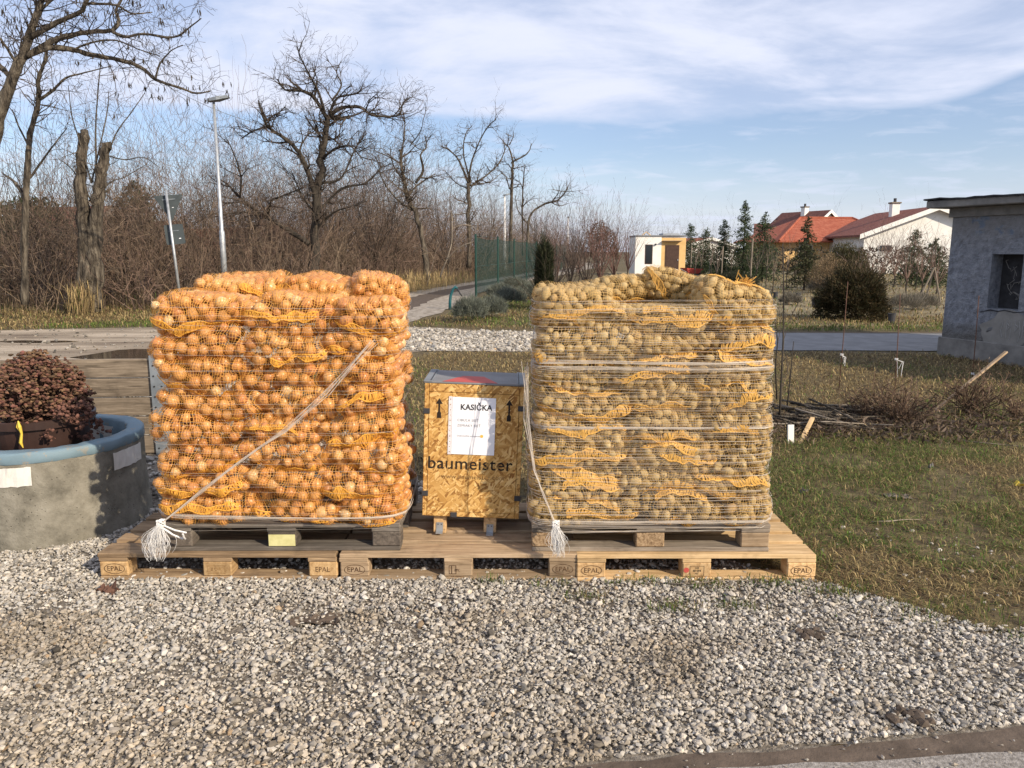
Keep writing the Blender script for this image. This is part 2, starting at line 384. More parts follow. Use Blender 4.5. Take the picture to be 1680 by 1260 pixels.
def flat(mb, x0, x1, z0, z1):
    mb.add([(x0, 0, z0), (x1, 0, z0), (x1, 0, z1), (x0, 0, z1)], [(0, 1, 2, 3)])
def frame(x0, x1, z0, z1, w=0.002, more=()):
    def f(mb):
        flat(mb, x0, x1, z0, z0 + w); flat(mb, x0, x1, z1 - w, z1); flat(mb, x0, x0 + w, z0 + w, z1 - w); flat(mb, x1 - w, x1, z0 + w, z1 - w)
        for q in more: flat(mb, *q)
    return f
epal = text_mesh('EPAL', 0.036, M['stamp'], sx=0.95, spacing=1.05, offset=0.0004, extra=oval(0.050, 0.0245, 0.003))
epal_faint = text_mesh('EPAL', 0.038, M['stamp'], sx=0.9, spacing=1.02, extra=None)
mark_left = text_mesh('EUR', 0.024, M['faded_ink'], spacing=1.3, extra=frame(-0.045, 0.045, -0.016, 0.02, 0.002, [(-0.045, 0.045, -0.024, -0.0215)]))
mark_mid = text_mesh('IPPC', 0.02, M['stamp'], sx=0.7, extra=frame(-0.042, -0.005, -0.02, 0.026, 0.003, [(-0.03, -0.026, -0.02, 0.026), (-0.03, -0.002, -0.034, -0.03), (0.0, 0.03, -0.034, -0.03)]))
mark_right = text_mesh('UA\n48 004\nHT', 0.017, M['ink'], sx=0.9, extra=frame(-0.036, 0.036, -0.027, 0.026, 0.0016, [(-0.03, -0.008, -0.041, -0.034), (0.0, 0.006, -0.041, -0.034), (0.012, 0.03, -0.041, -0.034)]))
red_spot = MB().lathe([(0.0, 0), (0.014, 0)], 14).mesh('stamp', M['red_paint'])

PW, PD = 1.2, 0.8
def board_mesh(name, sx, sy, sz, m, c=0.003): return MB().box(-sx / 2, sx / 2, -sy / 2, sy / 2, -sz / 2, sz / 2, c).mesh(name, m)
def pallet(x, y, z, rz, mw, mblock, label, stamps=None, seed=0, blocks=None, yellow=False, group='wooden pallets under the stacks'):
    rg = random.Random(seed)
    t = empty('wooden_pallet', (x, y, z), (0, 0, rz), label, 'pallet', group)
    wide = board_mesh('top_board', PW, .145, .022, mw); nar = board_mesh('top_board', PW, .100, .022, mw)
    xb = board_mesh('cross_board', .145, PD - .004, .022, mw); bo = board_mesh('bottom_board', PW - .003, .100, .022, mw); bow = board_mesh('bottom_board', PW - .003, .145, .022, mw)
    yy = [-.3275, -.164, 0.0, .164, .3275]
    for i, q in enumerate(yy):
        link('top_board', (wide, nar, wide, nar, wide)[i], t, (rg.uniform(-.004, .004), q, .133), (rg.uniform(-.002, .002), 0, rg.uniform(-.003, .003)))
    for q in (-.5275, 0, .5275): link('cross_board', xb, t, (q, 0, .111))
    for q, me in ((-.349, bo), (0, bow), (.349, bo)): link('bottom_board', me, t, (0, q, .011))
    for j, q in enumerate((-.349, 0, .349)):
        for i, p in enumerate((-.5275, 0, .5275)):
            d = .100 if j != 1 else .145
            mm = (blocks or {}).get((i, j), mblock)
            b = link('block', board_mesh('block', .145 if i != 1 else .145, d - .003, .0775, mm, .006), t, (p + rg.uniform(-.004, .004), q, .0610), (0, 0, rg.uniform(-.02, .02) if (i, j) != (1, 0) else 0))
            if yellow and (i, j) == (1, 0): MB().box(-.067, .067, -.0522, -.0497, -.034, .026, .0005).build('paper_label', M['yellow_label'], b)
            if stamps and j == 0 and stamps[i]:
                link('stamp', stamps[i], b, (rg.uniform(-.004, .004), -(d - .003) / 2 - .0012, rg.uniform(-.004, .002)))
                if stamps[i] is mark_right: link('stamp', red_spot, b, (-.052, -(d - .003) / 2 - .001, 0), (R(90), 0, 0))
    return t
xs = (-1.481, -.270, .925)
pallet(xs[0], .405, 0, R(-.3), M['brown_wood'], M['brown_block'], 'brown wooden pallet on the gravel carrying the onion stack', (epal, mark_left, epal_faint), 1)
pallet(xs[1], .40, 0, 0, M['tan_wood'], M['tan_wood'], 'tan wooden pallet on the gravel under the chipboard crate', (epal, mark_mid, epal), 2)
pallet(xs[2], .392, 0, R(.2), M['fresh_wood'], M['fresh_wood_z'], 'light new wooden pallet on the gravel under the potato stack', (epal, mark_right, epal), 3)
ULX, URX, UY = -1.168, .70, .44
DECK = .144 + .144
pallet(ULX, UY, .1442, R(.4), M['grey_wood'], M['grey_block'], 'dark weathered pallet directly under the onion bags with yellow middle block', None, 4, {(2, 0): M['grey_block']}, True)
pallet(URX, UY - .01, .1442, R(-.2), M['grey_wood2'], M['grey_wood2'], 'grey weathered pallet directly under the potato bags', None, 5, {(1, 0): M['chip'], (0, 0): M['chip'], (2, 0): M['tan_wood']})

# ------------------------------------------------------------------ onions, potatoes and net bags
def onion_material():
    m, nt, b = mat('onion_skin', (.5, .25, .08), 0.38, spec=0.45)
    oi = rnd(nt); c = ramp(nt, oi, [(0.0, (.43, .175, .058)), (0.3, (.54, .255, .085)), (0.55, (.61, .33, .12)), (0.76, (.46, .18, .075)), (0.93, (.66, .42, .18)), (1.0, (.66, .50, .28))])
    mp = coords(nt, 'Object', (26, 26, 2)); n = noise(nt, mp, 1.6, 4)
    c = mixc_(nt, maprange(nt, n, 0.4, 0.75, 0, .55), c, (.38, .17, .06))
    mp2 = coords(nt, 'Object', (30, 30, 30)); c = mixc_(nt, maprange(nt, noise(nt, mp2, 1.2, 3), 0.55, 0.7, 0, .5), c, (.74, .47, .22))
    setc(nt, b, c); b.inputs['Coat Weight'].default_value = 0.12; b.inputs['Coat Roughness'].default_value = 0.3
    return m
def potato_material():
    m, nt, b = mat('potato_skin', (.4, .3, .15), 0.75, spec=0.25)
    oi = rnd(nt); c = ramp(nt, oi, [(0.0, (.29, .20, .085)), (0.4, (.40, .29, .135)), (0.75, (.50, .38, .195)), (1.0, (.35, .225, .10))])
    mp = coords(nt, 'Object', (1, 1, 1)); c = mixc_(nt, maprange(nt, noise(nt, mp, 55, 4), 0.5, 0.7, 0, .5), c, (.22, .145, .065))
    setc(nt, b, c); bumpn(nt, b, noise(nt, mp, 180, 3), .3, .001); return m
def net_material(name, c, tr=0.35):
    m, nt, b = mat(name, c, 0.5, spec=0.3)
    t = nt.nodes.new('ShaderNodeBsdfTranslucent'); t.inputs[0].default_value = (*c, 1)
    x = nt.nodes.new('ShaderNodeMixShader'); x.inputs[0].default_value = tr
    nt.links.new(b.outputs[0], x.inputs[1]); nt.links.new(t.outputs[0], x.inputs[2]); nt.links.new(x.outputs[0], nt.nodes['Material Output'].inputs['Surface'])
    return m
M['onion'] = onion_material(); M['potato'] = potato_material()
M['onion_net'] = net_material('orange_net', (.82, .43, .10)); M['potato_net'] = net_material('yellow_net', (.70, .465, .17))
M['onion_seam'] = net_material('orange_seam', (.84, .43, .07), .25); M['potato_seam'] = net_material('amber_seam', (.74, .43, .11), .25)
def onion_mesh(seed):
    rg = np.random.default_rng(seed); sq = rg.uniform(.84, 1.02); nk = rg.uniform(.14, .24)
    prof = [(0.0, -sq), (.12, -sq * .97), (.5, -sq * .82), (.84, -sq * .5), (1.0, -.02), (.90, sq * .42), (.58, sq * .76), (.28, sq * .93), (nk * .6, sq * 1.07), (nk * .35, sq * 1.28), (0.0, sq * 1.3)]
    mb = MB(); mb.lathe(prof, 11)
    e = rg.uniform(.94, 1.06, 2); mb.v = [(x * e[0], y * e[1], z) for x, y, z in mb.v]
    return mb.mesh('onion', M['onion'], True)
def potato_mesh(seed):
    rg = np.random.default_rng(seed); n, k = 8, 11; el = rg.uniform(1.08, 1.4); fl = rg.uniform(.82, 1.0)
    ks = rg.normal(0, 1.5, (5, 3)); ph = rg.uniform(0, 6, 5); mb = MB()
    prof = [(max(0.0, sin(pi * i / n)), -cos(pi * i / n)) for i in range(n + 1)]; mb.lathe(prof, k)
    V = np.array(mb.v); d = sum(np.sin(V @ ks[i] + ph[i]) for i in range(5)) * .045
    V = V * (1 + d)[:, None] * np.array([.95, fl, el]); mb.v = [tuple(q) for q in V]
    return mb.mesh('potato', M['potato'], True)
ONION = [onion_mesh(i) for i in range(7)]; POTATO = [potato_mesh(40 + i) for i in range(8)]

def pack(w, d, h, r0, r1, dens, rg):
    n = int(w * d * h * .86 * dens / (4.19 * ((r0 + r1) / 2) ** 3)); P = rg.uniform(-1, 1, (n, 3)) * np.array([w, d, h]) / 2
    r = rg.uniform(r0, r1, n); hs = np.array([w, d, h]) / 2
    for it in range(34):
        D = P[:, None] - P[None]; L = np.sqrt((D ** 2).sum(-1)) + 1e-6; ov = (r[:, None] + r[None]) - L; np.fill_diagonal(ov, 0); ov = np.maximum(ov, 0)
        P = P + (D / L[..., None] * ov[..., None] * .33).sum(1)
        A = np.maximum(hs[None] - r[:, None], .004); q = np.abs(P) / A
        e = (q ** 7).sum(1) ** (1 / 7); P = np.where((e > 1)[:, None], P / np.maximum(e, 1)[:, None], P)
    return P, r
def maxf(T):
    Q = np.pad(T, 1, mode='edge'); return np.max([Q[i:i + T.shape[0], j:j + T.shape[1]] for i in range(3) for j in range(3)], axis=0)
def blur(T):
    Q = np.pad(T, 1, mode='edge'); k = (1, 2, 1); return sum(k[i] * k[j] * Q[i:i + T.shape[0], j:j + T.shape[1]] for i in range(3) for j in range(3)) / 16
def skin(w, d, h, P, r, sp, full):
    """threads of the net stretched over the contents: grid of points, columns along the bag, rows round it"""
    a, b, t = w / 2 - h / 2, d / 2 - h / 2, h / 2
    ring = []
    fr = 1.0 if full else .42
    nt_ = max(3, int(2 * b * fr / sp))
    for i in range(nt_): ring.append((b - 2 * b * (1 - fr) - 2 * b * fr * i / nt_, 0.0, 1.0))
    nf = max(8, int(pi * t / sp)); i_front = len(ring)
    for i in range(nf + 1):
        al = pi / 2 - pi * i / nf; ring.append((-b, -cos(al), sin(al)))
    i_back = len(ring)
    nb = max(2, int(2 * b * (1.0 if full else .2) / sp))
    for i in range(1, nb + 1): ring.append((-b + 2 * b * (1.0 if full else .2) * i / nb, 0.0, -1.0))
    if full:
        for i in range(1, nf):
            al = -pi / 2 + pi * i / nf; ring.append((b, cos(al), sin(al)))
        ring.append(ring[0])
    cols = [(-a, -R(82) + R(82) * i / 6) for i in range(6)]
    nc = max(4, int(2 * a / sp)); cols += [(-a + 2 * a * i / nc, 0.0) for i in range(nc + 1)] + [(a, R(82) * i / 6) for i in range(1, 7)]
    rr = np.array(ring); cc = np.array(cols)
    th = cc[:, 1][:, None]; z = np.zeros_like(th * rr[:, 0][None])
    O = np.stack([cc[:, 0][:, None] + z, rr[:, 0][None] + z, z], -1)
    Dr = np.stack([np.sin(th) + z, np.cos(th) * rr[:, 1][None], np.cos(th) * rr[:, 2][None]], -1)
    Of, Df = O.reshape(-1, 3), Dr.reshape(-1, 3); T = np.full(len(Of), .6 * t)
    for s in range(0, len(Of), 1500):
        o_, d_ = Of[s:s + 1500], Df[s:s + 1500]; C = P[None] - o_[:, None]; al = (C * d_[:, None]).sum(-1); q = r[None] ** 2 - ((C ** 2).sum(-1) - al ** 2)
        T[s:s + 1500] = np.maximum(T[s:s + 1500], np.where(q > 0, al + np.sqrt(np.maximum(q, 0)), 0).max(1))
    T = T.reshape(z.shape); S = blur(blur(maxf(T))); T = np.maximum(T + .001, S * .985) + .0012
    T = blur(T) * .5 + T * .5 + .0008
    return O + Dr * T[..., None], Dr, i_front, i_back
def threads(G_, Dn, wt, wl):
    """ribbons along and round the bag"""
    nc, nr, _ = G_.shape
    tx = np.gradient(G_, axis=0); ty = np.gradient(G_, axis=1); tx /= np.linalg.norm(tx, axis=-1, keepdims=True) + 1e-9; ty /= np.linalg.norm(ty, axis=-1, keepdims=True) + 1e-9
    V1 = np.concatenate([(G_ - ty * wl / 2).reshape(-1, 3), (G_ + ty * wl / 2).reshape(-1, 3)])
    G2 = G_ + Dn * .0007; V2 = np.concatenate([(G2 - tx * wt / 2).reshape(-1, 3), (G2 + tx * wt / 2).reshape(-1, 3)])
    n = nc * nr; I = np.arange(n).reshape(nc, nr)
    A, B = I[:-1].ravel(), I[1:].ravel(); F1 = np.stack([A, B, B + n, A + n], 1)
    A, B = I[:, :-1].ravel(), I[:, 1:].ravel(); F2 = np.stack([A, B, B + n, A + n], 1) + 2 * n
    return np.concatenate([V1, V2]), np.concatenate([F1, F2])
def seam(G_, Dn, i0, i1, rg, hw, sp, c0, c1, m, pos0, pos1):
    """the bag's gathered hem: a ladder of thick threads lying along the front between two cords"""
    nc, nr, _ = G_.shape; wid = (c1 - c0) * sp; nb = max(6, int(wid / .0068)); ph = rg.uniform(0, 6, 3)
    def pt(u, f, lift):
        u = np.clip(u, 0, nc - 1.01); f = np.clip(f, 0, nr - 1.01); a = np.floor(u).astype(int); b = np.floor(f).astype(int); fu = (u - a)[:, None]; ff = (f - b)[:, None]
        g = lambda X: (X[a, b] * (1 - ff) + X[a, b + 1] * ff) * (1 - fu) + (X[a + 1, b] * (1 - ff) + X[a + 1, b + 1] * ff) * fu
        return g(G_) + g(Dn) * np.asarray(lift).reshape(-1, 1)
    def mid(s): return i0 + (i1 - i0) * (pos0 + (pos1 - pos0) * s + .06 * np.sin(s * 3.5 + ph[0]) + .025 * np.sin(s * 11 + ph[1]))
    def half(s): return hw / sp * (1 + .35 * np.sin(s * 7 + ph[2]) + .15 * np.sin(s * 23 + ph[1])) * np.minimum(1, np.minimum(s, 1 - s) * 9 + .6)
    V, F = [], []; off = 0
    s = (np.arange(nb) + rg.uniform(-.25, .25, nb)) / nb; wb = rg.uniform(.0019, .0031, nb) / sp; sk = rg.normal(0, .5, nb)
    rows = []
    for k, q in enumerate((-1, -.5, 0, .5, 1)):
        u = c0 + (c1 - c0) * s + sk * q * .6; f = mid(s) + q * half(s); l = .0035 + .004 * (1 - abs(q)) + (.002 if abs(q) == 1 else 0) + rg.uniform(0, .002, nb)
        rows += [pt(u - wb, f, l), pt(u + wb, f, l)]
    R_ = np.stack(rows, 1).reshape(-1, 3); b = (10 * np.arange(nb))[:, None]
    for k in range(4): F.append(b + np.array([2 * k, 2 * k + 1, 2 * k + 3, 2 * k + 2]))
    V.append(R_); off = len(R_)
    for q in (-1, 1) if rg.random() < .6 else (1,):
        n = nb * 2; t = np.linspace(0, 1, n); u = c0 + (c1 - c0) * t; f = mid(t) + q * half(t); h = .0035 / sp
        a = pt(u, f - h, .006 + 0 * t); c = pt(u, f, .009 + .002 * np.sin(np.arange(n) * 1.6)); d = pt(u, f + h, .006 + 0 * t)
        V += [np.stack([a, c, d], 1).reshape(-1, 3)]; I = off + 3 * np.arange(n - 1)[:, None]; F += [I + np.array([0, 3, 4, 1]), I + np.array([1, 4, 5, 2])]; off += 3 * n
    return npmesh('seam', np.concatenate(V), np.concatenate(F), m, True)

ENVELOPE = {'onion': [], 'potato': []}
def bag(kind, x, y, z, w, d, h, label, seed, front=True, left=False, right=False, top=False, rot=(0, 0, 0), seams=((.0, 1.0, .3, .6),), group=None, tie=False, back=False, warp=None):
    rg = np.random.default_rng(seed); big = kind == 'onion'
    r0, r1 = (.0235, .0345) if big else (.0195, .0280)
    P, r = pack(w, d, h, r0, r1, .62 if big else .66, rg)
    sp = .0125 if front or top else .019
    G_, Dn, i0, i1 = skin(w, d, h, P, r * (1.0 if big else 1.08), sp, top or not front)
    # threads wander, the load sags
    q = rg.uniform(0, 6, 6); X_, Y_, Z_ = G_[..., 0], G_[..., 1], G_[..., 2]
    tx = np.gradient(G_, axis=0); ty = np.gradient(G_, axis=1); tx /= np.linalg.norm(tx, axis=-1, keepdims=True) + 1e-9; ty /= np.linalg.norm(ty, axis=-1, keepdims=True) + 1e-9
    G_ = G_ + tx * (.007 * np.sin(Z_ * 46 + X_ * 21 + q[0]) + .004 * np.sin(Z_ * 95 - X_ * 60 + q[1]))[..., None] + ty * (.006 * np.sin(X_ * 38 + q[2]) + .004 * np.sin(X_ * 83 + Z_ * 40 + q[3]))[..., None]
    if warp is None:
        a_, b_ = rg.uniform(.010, .022, 2); warp = lambda p: np.stack([p[..., 0], p[..., 1], p[..., 2] + a_ * np.sin(p[..., 0] * 11 + q[4]) + b_ * np.sin(p[..., 1] * 9 + q[5])], -1)
    G_ = warp(G_); P = warp(P[None])[0]
    t = empty(kind + '_bag', (x, y, z), rot, label, 'net bag', group or ('net bags of onions on the left stack' if big else 'net bags of potatoes on the right stack'))
    V, F = threads(G_, Dn, .0025 if big else .0018, .0017 if big else .0015)
    link('net', npmesh('net', V, F, M[kind + '_net'], True), t)
    mw = Matrix.Translation((x, y, z)) @ __import__('mathutils').Euler(rot).to_matrix().to_4x4()
    mv = np.array(mw); ENVELOPE[kind].append(G_.reshape(-1, 3) @ mv[:3, :3].T + mv[:3, 3])
    m1, m2 = r * 1.75, r * 3.6; hs = np.array([w, d, h]) / 2
    def near(lim):
        s = np.zeros(len(P), dtype=bool)
        if front: s |= P[:, 1] < -hs[1] + lim
        if left: s |= P[:, 0] < -hs[0] + lim
        if right: s |= P[:, 0] > hs[0] - lim
        if top: s |= P[:, 2] > hs[2] - lim
        if not front and not back and lim is m2: s |= P[:, 1] < -hs[1] + lim * .62
        if back: s |= P[:, 1] > hs[1] - lim
        return s
    n1 = near(m1); n2 = near(m2) & ~n1
    src = ONION if big else POTATO; nm = 'onion' if big else 'potato'
    FV, FF = [], []; off = 0
    for i in np.nonzero(n1 | n2)[0]:
        me = src[rg.integers(len(src))]; eu = tuple(rg.uniform(0, 2 * pi, 3)); k = r[i] * (1.0 if big else .96)
        if n1[i]: link(nm, me, t, tuple(P[i]), eu, (k, k, k))
        else:
            q = Matrix.LocRotScale(Vector(P[i]), __import__('mathutils').Euler(eu), Vector((k, k, k)))
            ms = MB(); ms.lathe([(0, -1), (.75, -.66), (1, 0), (.75, .66), (0, 1)], 7)
            FV += [tuple(q @ Vector(v)) for v in ms.v]; FF += [tuple(j + off for j in f) for f in ms.f]; off += len(ms.v)
    if FV: tag(MB().add(FV, FF).build(nm + '_fill', M[nm], t, smooth=True), kind='stuff')
    if front or top:
        nc = G_.shape[0]
        for (a0, a1, p0, p1) in seams:
            link('seam', seam(G_, Dn, i0, i1, rg, rg.uniform(.010, .018), sp, 2 + a0 * (nc - 5), 2 + a1 * (nc - 5), M[kind + '_seam'], p0, p1), t)
    if tie:
        n = 90; D = rg.normal(0, .55, (n, 3)) + np.array([0, 0, 1.0]); D /= np.linalg.norm(D, axis=1, keepdims=True); e = np.cross(D, rg.normal(0, 1, (n, 3))); e /= np.linalg.norm(e, axis=1, keepdims=True)
        L_ = rg.uniform(.03, .075, n)[:, None]; b0 = rg.normal(0, .008, (n, 3)); w_ = rg.uniform(.002, .006, n)[:, None]; m_ = b0 + D * L_ * .6 + rg.normal(0, .006, (n, 3)); q_ = b0 + D * L_ + rg.normal(0, .012, (n, 3))
        V = np.stack([b0 - e * w_ * .6, b0 + e * w_ * .6, m_ + e * w_, m_ - e * w_, q_ + e * w_, q_ - e * w_], 1).reshape(-1, 3); i_ = 6 * np.arange(n)[:, None]
        tag(link('tie_end', npmesh('tie_end', V, np.concatenate([i_ + np.array([0, 1, 2, 3]), i_ + np.array([3, 2, 4, 5])]), M[kind + '_seam'], True), t, (hs[0] * tie[0], -hs[1] * tie[1], hs[2] * tie[2]), tie[3]), kind='stuff')
    return t
ORD = ['lowest', 'second', 'third', 'fourth', 'fifth', 'sixth', 'seventh', 'eighth']
SPAN = {}
def stack(kind, cx, y0, seed, LH):
    rg = random.Random(seed); col = 'orange' if kind == 'onion' else 'amber'; what = 'brown onions' if kind == 'onion' else 'potatoes'
    s = seed * 1000; z = DECK; n_ = random.Random(seed + 5); SPAN[kind] = (1.165 if kind == 'onion' else 1.125)
    ph = [[n_.uniform(0, 6) for _ in range(3)] for _ in range(9)]
    zb = [DECK + sum(LH[:L]) for L in range(9)]
    def bound(L, X):
        if L == 0: return np.full_like(X, zb[0])
        a = .020 if L < 8 else .012; X = X - cx
        u = zb[L] + a * np.sin(X * 5.5 + ph[L][0]) + a * .8 * np.sin(X * 11 + ph[L][1]) + .006 * np.sin(X * 23 + ph[L][2])
        if L == 8: u = u + (.045 * np.exp(-((X + .42) / .16) ** 2) + .012 * np.exp(-((X - .2) / .2) ** 2) if kind == 'onion' else -.035 * np.exp(-(X / .3) ** 2))
        return u
    for L in range(8):
        h = LH[L]; wt = SPAN[kind] * (1.035 if L < 3 else 1.0); x0 = cx - wt / 2 + rg.uniform(-.012, .012)
        cut = [rg.uniform(.36, .46), rg.uniform(.36, .44)] if L % 2 else [rg.uniform(.42, .5), rg.uniform(.36, .42)]
        ws = [cut[0], cut[1], wt - sum(cut)]; x = x0
        for i, w in enumerate(ws):
            wl = ('left corner', 'middle', 'right corner')[i]
            xc = x + w / 2 + rg.uniform(-.01, .01); sh = rg.uniform(-.05, .05); bl = rg.uniform(.0, .03); bo_ = rg.uniform(0, 6)
            def wrp(p, L=L, xc=xc, h=h, zc=z + h / 2, sh=sh, bl=bl, bo_=bo_):
                k = p[..., 2] / h; X = xc + p[..., 0]; lo, hi = bound(L, X), bound(L + 1, X)
                fr = np.clip(.5 - p[..., 1] / .43, 0, 1)
                return np.stack([p[..., 0] + sh * k, p[..., 1] - fr * bl * np.sin(p[..., 0] * 8 + bo_) + .01 * np.sin(k * 3 + bo_), lo + (hi - lo) * (k + .5) - zc], -1)
            d = .43; dy = rg.uniform(-.014, .016) + (0.012 if L == 7 else 0)
            hh = h
            sm = []
            if rg.random() < (.85 if kind == 'onion' else 1.0):
                a = rg.choice((0, 0, .1, .3)); pz = rg.uniform(.45, .85); sm.append((a, min(1, a + rg.uniform(.8, 1.0)), pz, pz + rg.uniform(-.18, .18)))
            if kind == 'potato' and rg.random() < .45: sm.append((rg.uniform(.0, .2), rg.uniform(.7, 1.0), rg.uniform(.1, .3), rg.uniform(.15, .45)))
            bag(kind, xc, y0 + d / 2 + dy, z + h / 2, w * 1.14, d, hh * 1.24, '%s net bag of %s, front row %s, %s layer above pallet' % (col, what, wl, ORD[L]),
                s + L * 10 + i, True, i == 0, i == 2, L == 7, (0, 0, rg.uniform(-.05, .05)), sm, None, None, False, wrp)
            x += w
        for i in range(2):
            w = wt / 2; d = .41
            bag(kind, cx + (i - .5) * w + rg.uniform(-.015, .015), y0 + .43 + d / 2 - .01, z + h / 2, w * 1.0, d, h * 1.05, '%s net bag of %s, back row %s end, %s layer above pallet' % (col, what, ('left', 'right')[i], ORD[L]),
                s + L * 10 + 5 + i, False, i == 0, i == 1, L == 7, (rg.uniform(-.03, .03), rg.uniform(-.03, .03), rg.uniform(-.03, .03)), ())
        z += h
    return z
zt = stack('onion', ULX + .004, UY - .425, 11, [.138] * 7 + [.150])
for (x, y, w, d, h, rz, lab, sm) in (
    (-1.43, .53, .50, .38, .185, .1, 'orange net bag of onions heaped on top of the stack, leftmost of the three', ((.5, 1.0, .35, .6),)),
    (-1.00, .52, .50, .38, .165, -.08, 'orange net bag of onions heaped on top of the stack, middle of the three', ((.0, .35, .3, .7),)),
    (-.71, .50, .30, .36, .165, .2, 'orange net bag of onions heaped on top of the stack, rightmost and smallest', ())):
    bag('onion', x, y, zt + h * .36 - .035, w, d, h, lab, int(-x * 100), True, True, True, True, (0.03, .04, rz), sm)
zt2 = stack('potato', URX - .002, UY - .437, 23, [.140] * 7 + [.125])
for (x, y, dz, w, d, h, rot, lab, sm, tie) in (
    (.30, .20, .030, .37, .36, .20, (.12, .06, .1), 'plump amber net bag of potatoes slumped on the front left top corner', ((.3, 1.0, .6, .85),), None),
    (.60, .56, .050, .34, .34, .150, (0, -.05, .2), 'smooth rounded net bag of potatoes lying behind on top, nearer the left', ((.1, .9, .7, .75),), None),
    (.89, .52, .075, .38, .34, .185, (.05, .12, -.3), 'net bag of potatoes on top with a bunched orange tied end', ((.0, .45, .2, .7),), (.62, .8, .1, (R(95), 0, R(35)))),
    (1.08, .20, .015, .37, .36, .21, (.12, .10, -.05), 'amber net bag of potatoes sagging over the right top corner', ((.1, .9, .02, .1), (.05, .5, .5, .8)), (.25, .1, .75, (R(20), R(30), 0)))):
    bag('potato', x, y, zt2 + dz - .022, w, d, h, lab, int(x * 1000), True, True, True, True, rot, sm, None, tie)

# ------------------------------------------------------------------ wrap round the stacks: taut strings
def hull2(P):
    P = P[np.lexsort((P[:, 1], P[:, 0]))]
    def half(Q):
        h = []
        for p in Q:
            while len(h) > 1 and (h[-1][0] - h[-2][0]) * (p[1] - h[-2][1]) - (h[-1][1] - h[-2][1]) * (p[0] - h[-2][0]) <= 0: h.pop()
            h.append(p)
        return h
    a = half(P); b = half(P[::-1]); return np.array(a[:-1] + b[:-1])
def strand(E, z0, slope, sag, r, mb, rg, cx, cyy):
    S = E[np.abs(E[:, 2] - z0) < .028][:, :2]
    if len(S) < 20: return
    H = hull2(S); H = np.vstack([H, H[:1]]); L = np.r_[0, np.cumsum(np.linalg.norm(np.diff(H, axis=0), axis=1))]
    q = np.linspace(0, L[-1], 54); X = np.interp(q, L, H[:, 0]); Y = np.interp(q, L, H[:, 1])
    n = np.stack([X - cx, Y - cyy], 1); n /= np.linalg.norm(n, axis=1, keepdims=True)
    zz = z0 + slope * (X - cx) + sag * np.sin(X * 3 + z0 * 40) + rg.uniform(-.0012, .0012, len(X)); zz[-1] = zz[0]
    mb.tube([(X[i] + n[i, 0] * .003, Y[i] + n[i, 1] * .003, zz[i]) for i in range(len(q))], r, 3, False)
def wire_mat(name, c, tr):
    m, nt, b = mat(name, c, 0.35, spec=0.5); t = nt.nodes.new('ShaderNodeBsdfTransparent'); x = nt.nodes.new('ShaderNodeMixShader'); x.inputs[0].default_value = tr
    nt.links.new(b.outputs[0], x.inputs[1]); nt.links.new(t.outputs[0], x.inputs[2]); nt.links.new(x.outputs[0], nt.nodes['Material Output'].inputs['Surface']); return m
M['string'] = wire_mat('wrap_string', (.72, .65, .57), .38)
def wrap(kind, cx, cyy, n, z0, z1, rmin, rmax, label, seed, bundles):
    E = np.concatenate(ENVELOPE[kind]); rg = np.random.default_rng(seed); t = empty('net_wrap', (0, 0, 0), (0, 0, 0), label, 'pallet wrap', 'net wraps round the two stacks')
    mb = MB()
    for i in range(n):
        strand(E, z0 + (z1 - z0) * (i + rg.uniform(-.4, .4)) / n, rg.uniform(-.018, .018), rg.uniform(0, .004), rg.uniform(rmin, rmax), mb, rg, cx, cyy)
    for zb in bundles:
        for k in range(7): strand(E, zb + rg.uniform(-.007, .007), rg.uniform(-.012, .012), .002, rg.uniform(.0009, .0016), mb, rg, cx, cyy)
    tag(mb.build('string_turns', M['string'], t, smooth=True), kind='stuff')
    return t
w1 = wrap('onion', ULX, UY, 40, DECK - .03, 1.40, .0004, .0008, 'thin clear net wrap wound round the onion stack with a knotted tail', 5, (.335,))
w2 = wrap('potato', URX, UY, 140, DECK - .10, 1.42, .0004, .0011, 'white stringy net wrap wound tightly round the potato stack with a tail', 6, (.245, .315, .79, 1.085, 1.115))
def tail(parent, pts, knot, seed, hang, wid):
    rg = np.random.default_rng(seed); P = [Vector(p) for p in pts]; mb = MB()
    for k in range(7):
        o = [Vector(rg.normal(0, .0035 + .010 * (1 - i / (len(P) - 1)) ** 2, 3)) for i in range(len(P))]
        mb.tube([p + q for p, q in zip(P, o)], .0011, 4)
    mb.build('twisted_tail', M['string'], parent)
    kb = MB()
    for k in range(6): kb.tube([Vector(knot) + Vector((.016 * cos(a + k), .012 * sin(a * 1.3 + k), .016 * sin(a + k * 2))) for a in np.linspace(0, 6, 12)], .0035, 5)
    kb.build('knot', M['white'], parent)
    tb = MB()
    for k in range(150):
        a = rg.normal(0, 1, 2); L = hang * rg.uniform(.55, 1.0); b = rg.normal(0, .5)
        q = []
        for s in np.linspace(0, 1, 9):
            sp = wid * (.25 * s + .9 * sin(pi * min(s * .8, 1)) ** 1.2)
            q.append((knot[0] + a[0] * sp + .015 * s * b + .006 * sin(s * 9 + k) + wid * seed_lean[seed] * s, knot[1] - .014 - abs(a[1]) * sp * .5, knot[2] - L * s))
        tb.tube(q, rg.uniform(.0004, .0010), 3, False)
    tag(tb.build('tassel', M['white'], parent), kind='stuff')
seed_lean = {1: -.9, 2: .8}
yf = .005
k1 = W(264, 858, 3.585); tail(w1, [W(612, 560, 3.63), W(540, 640, 3.61), W(470, 705, 3.61), W(400, 752, 3.60), W(330, 805, 3.59), k1], k1, 1, .19, .030)
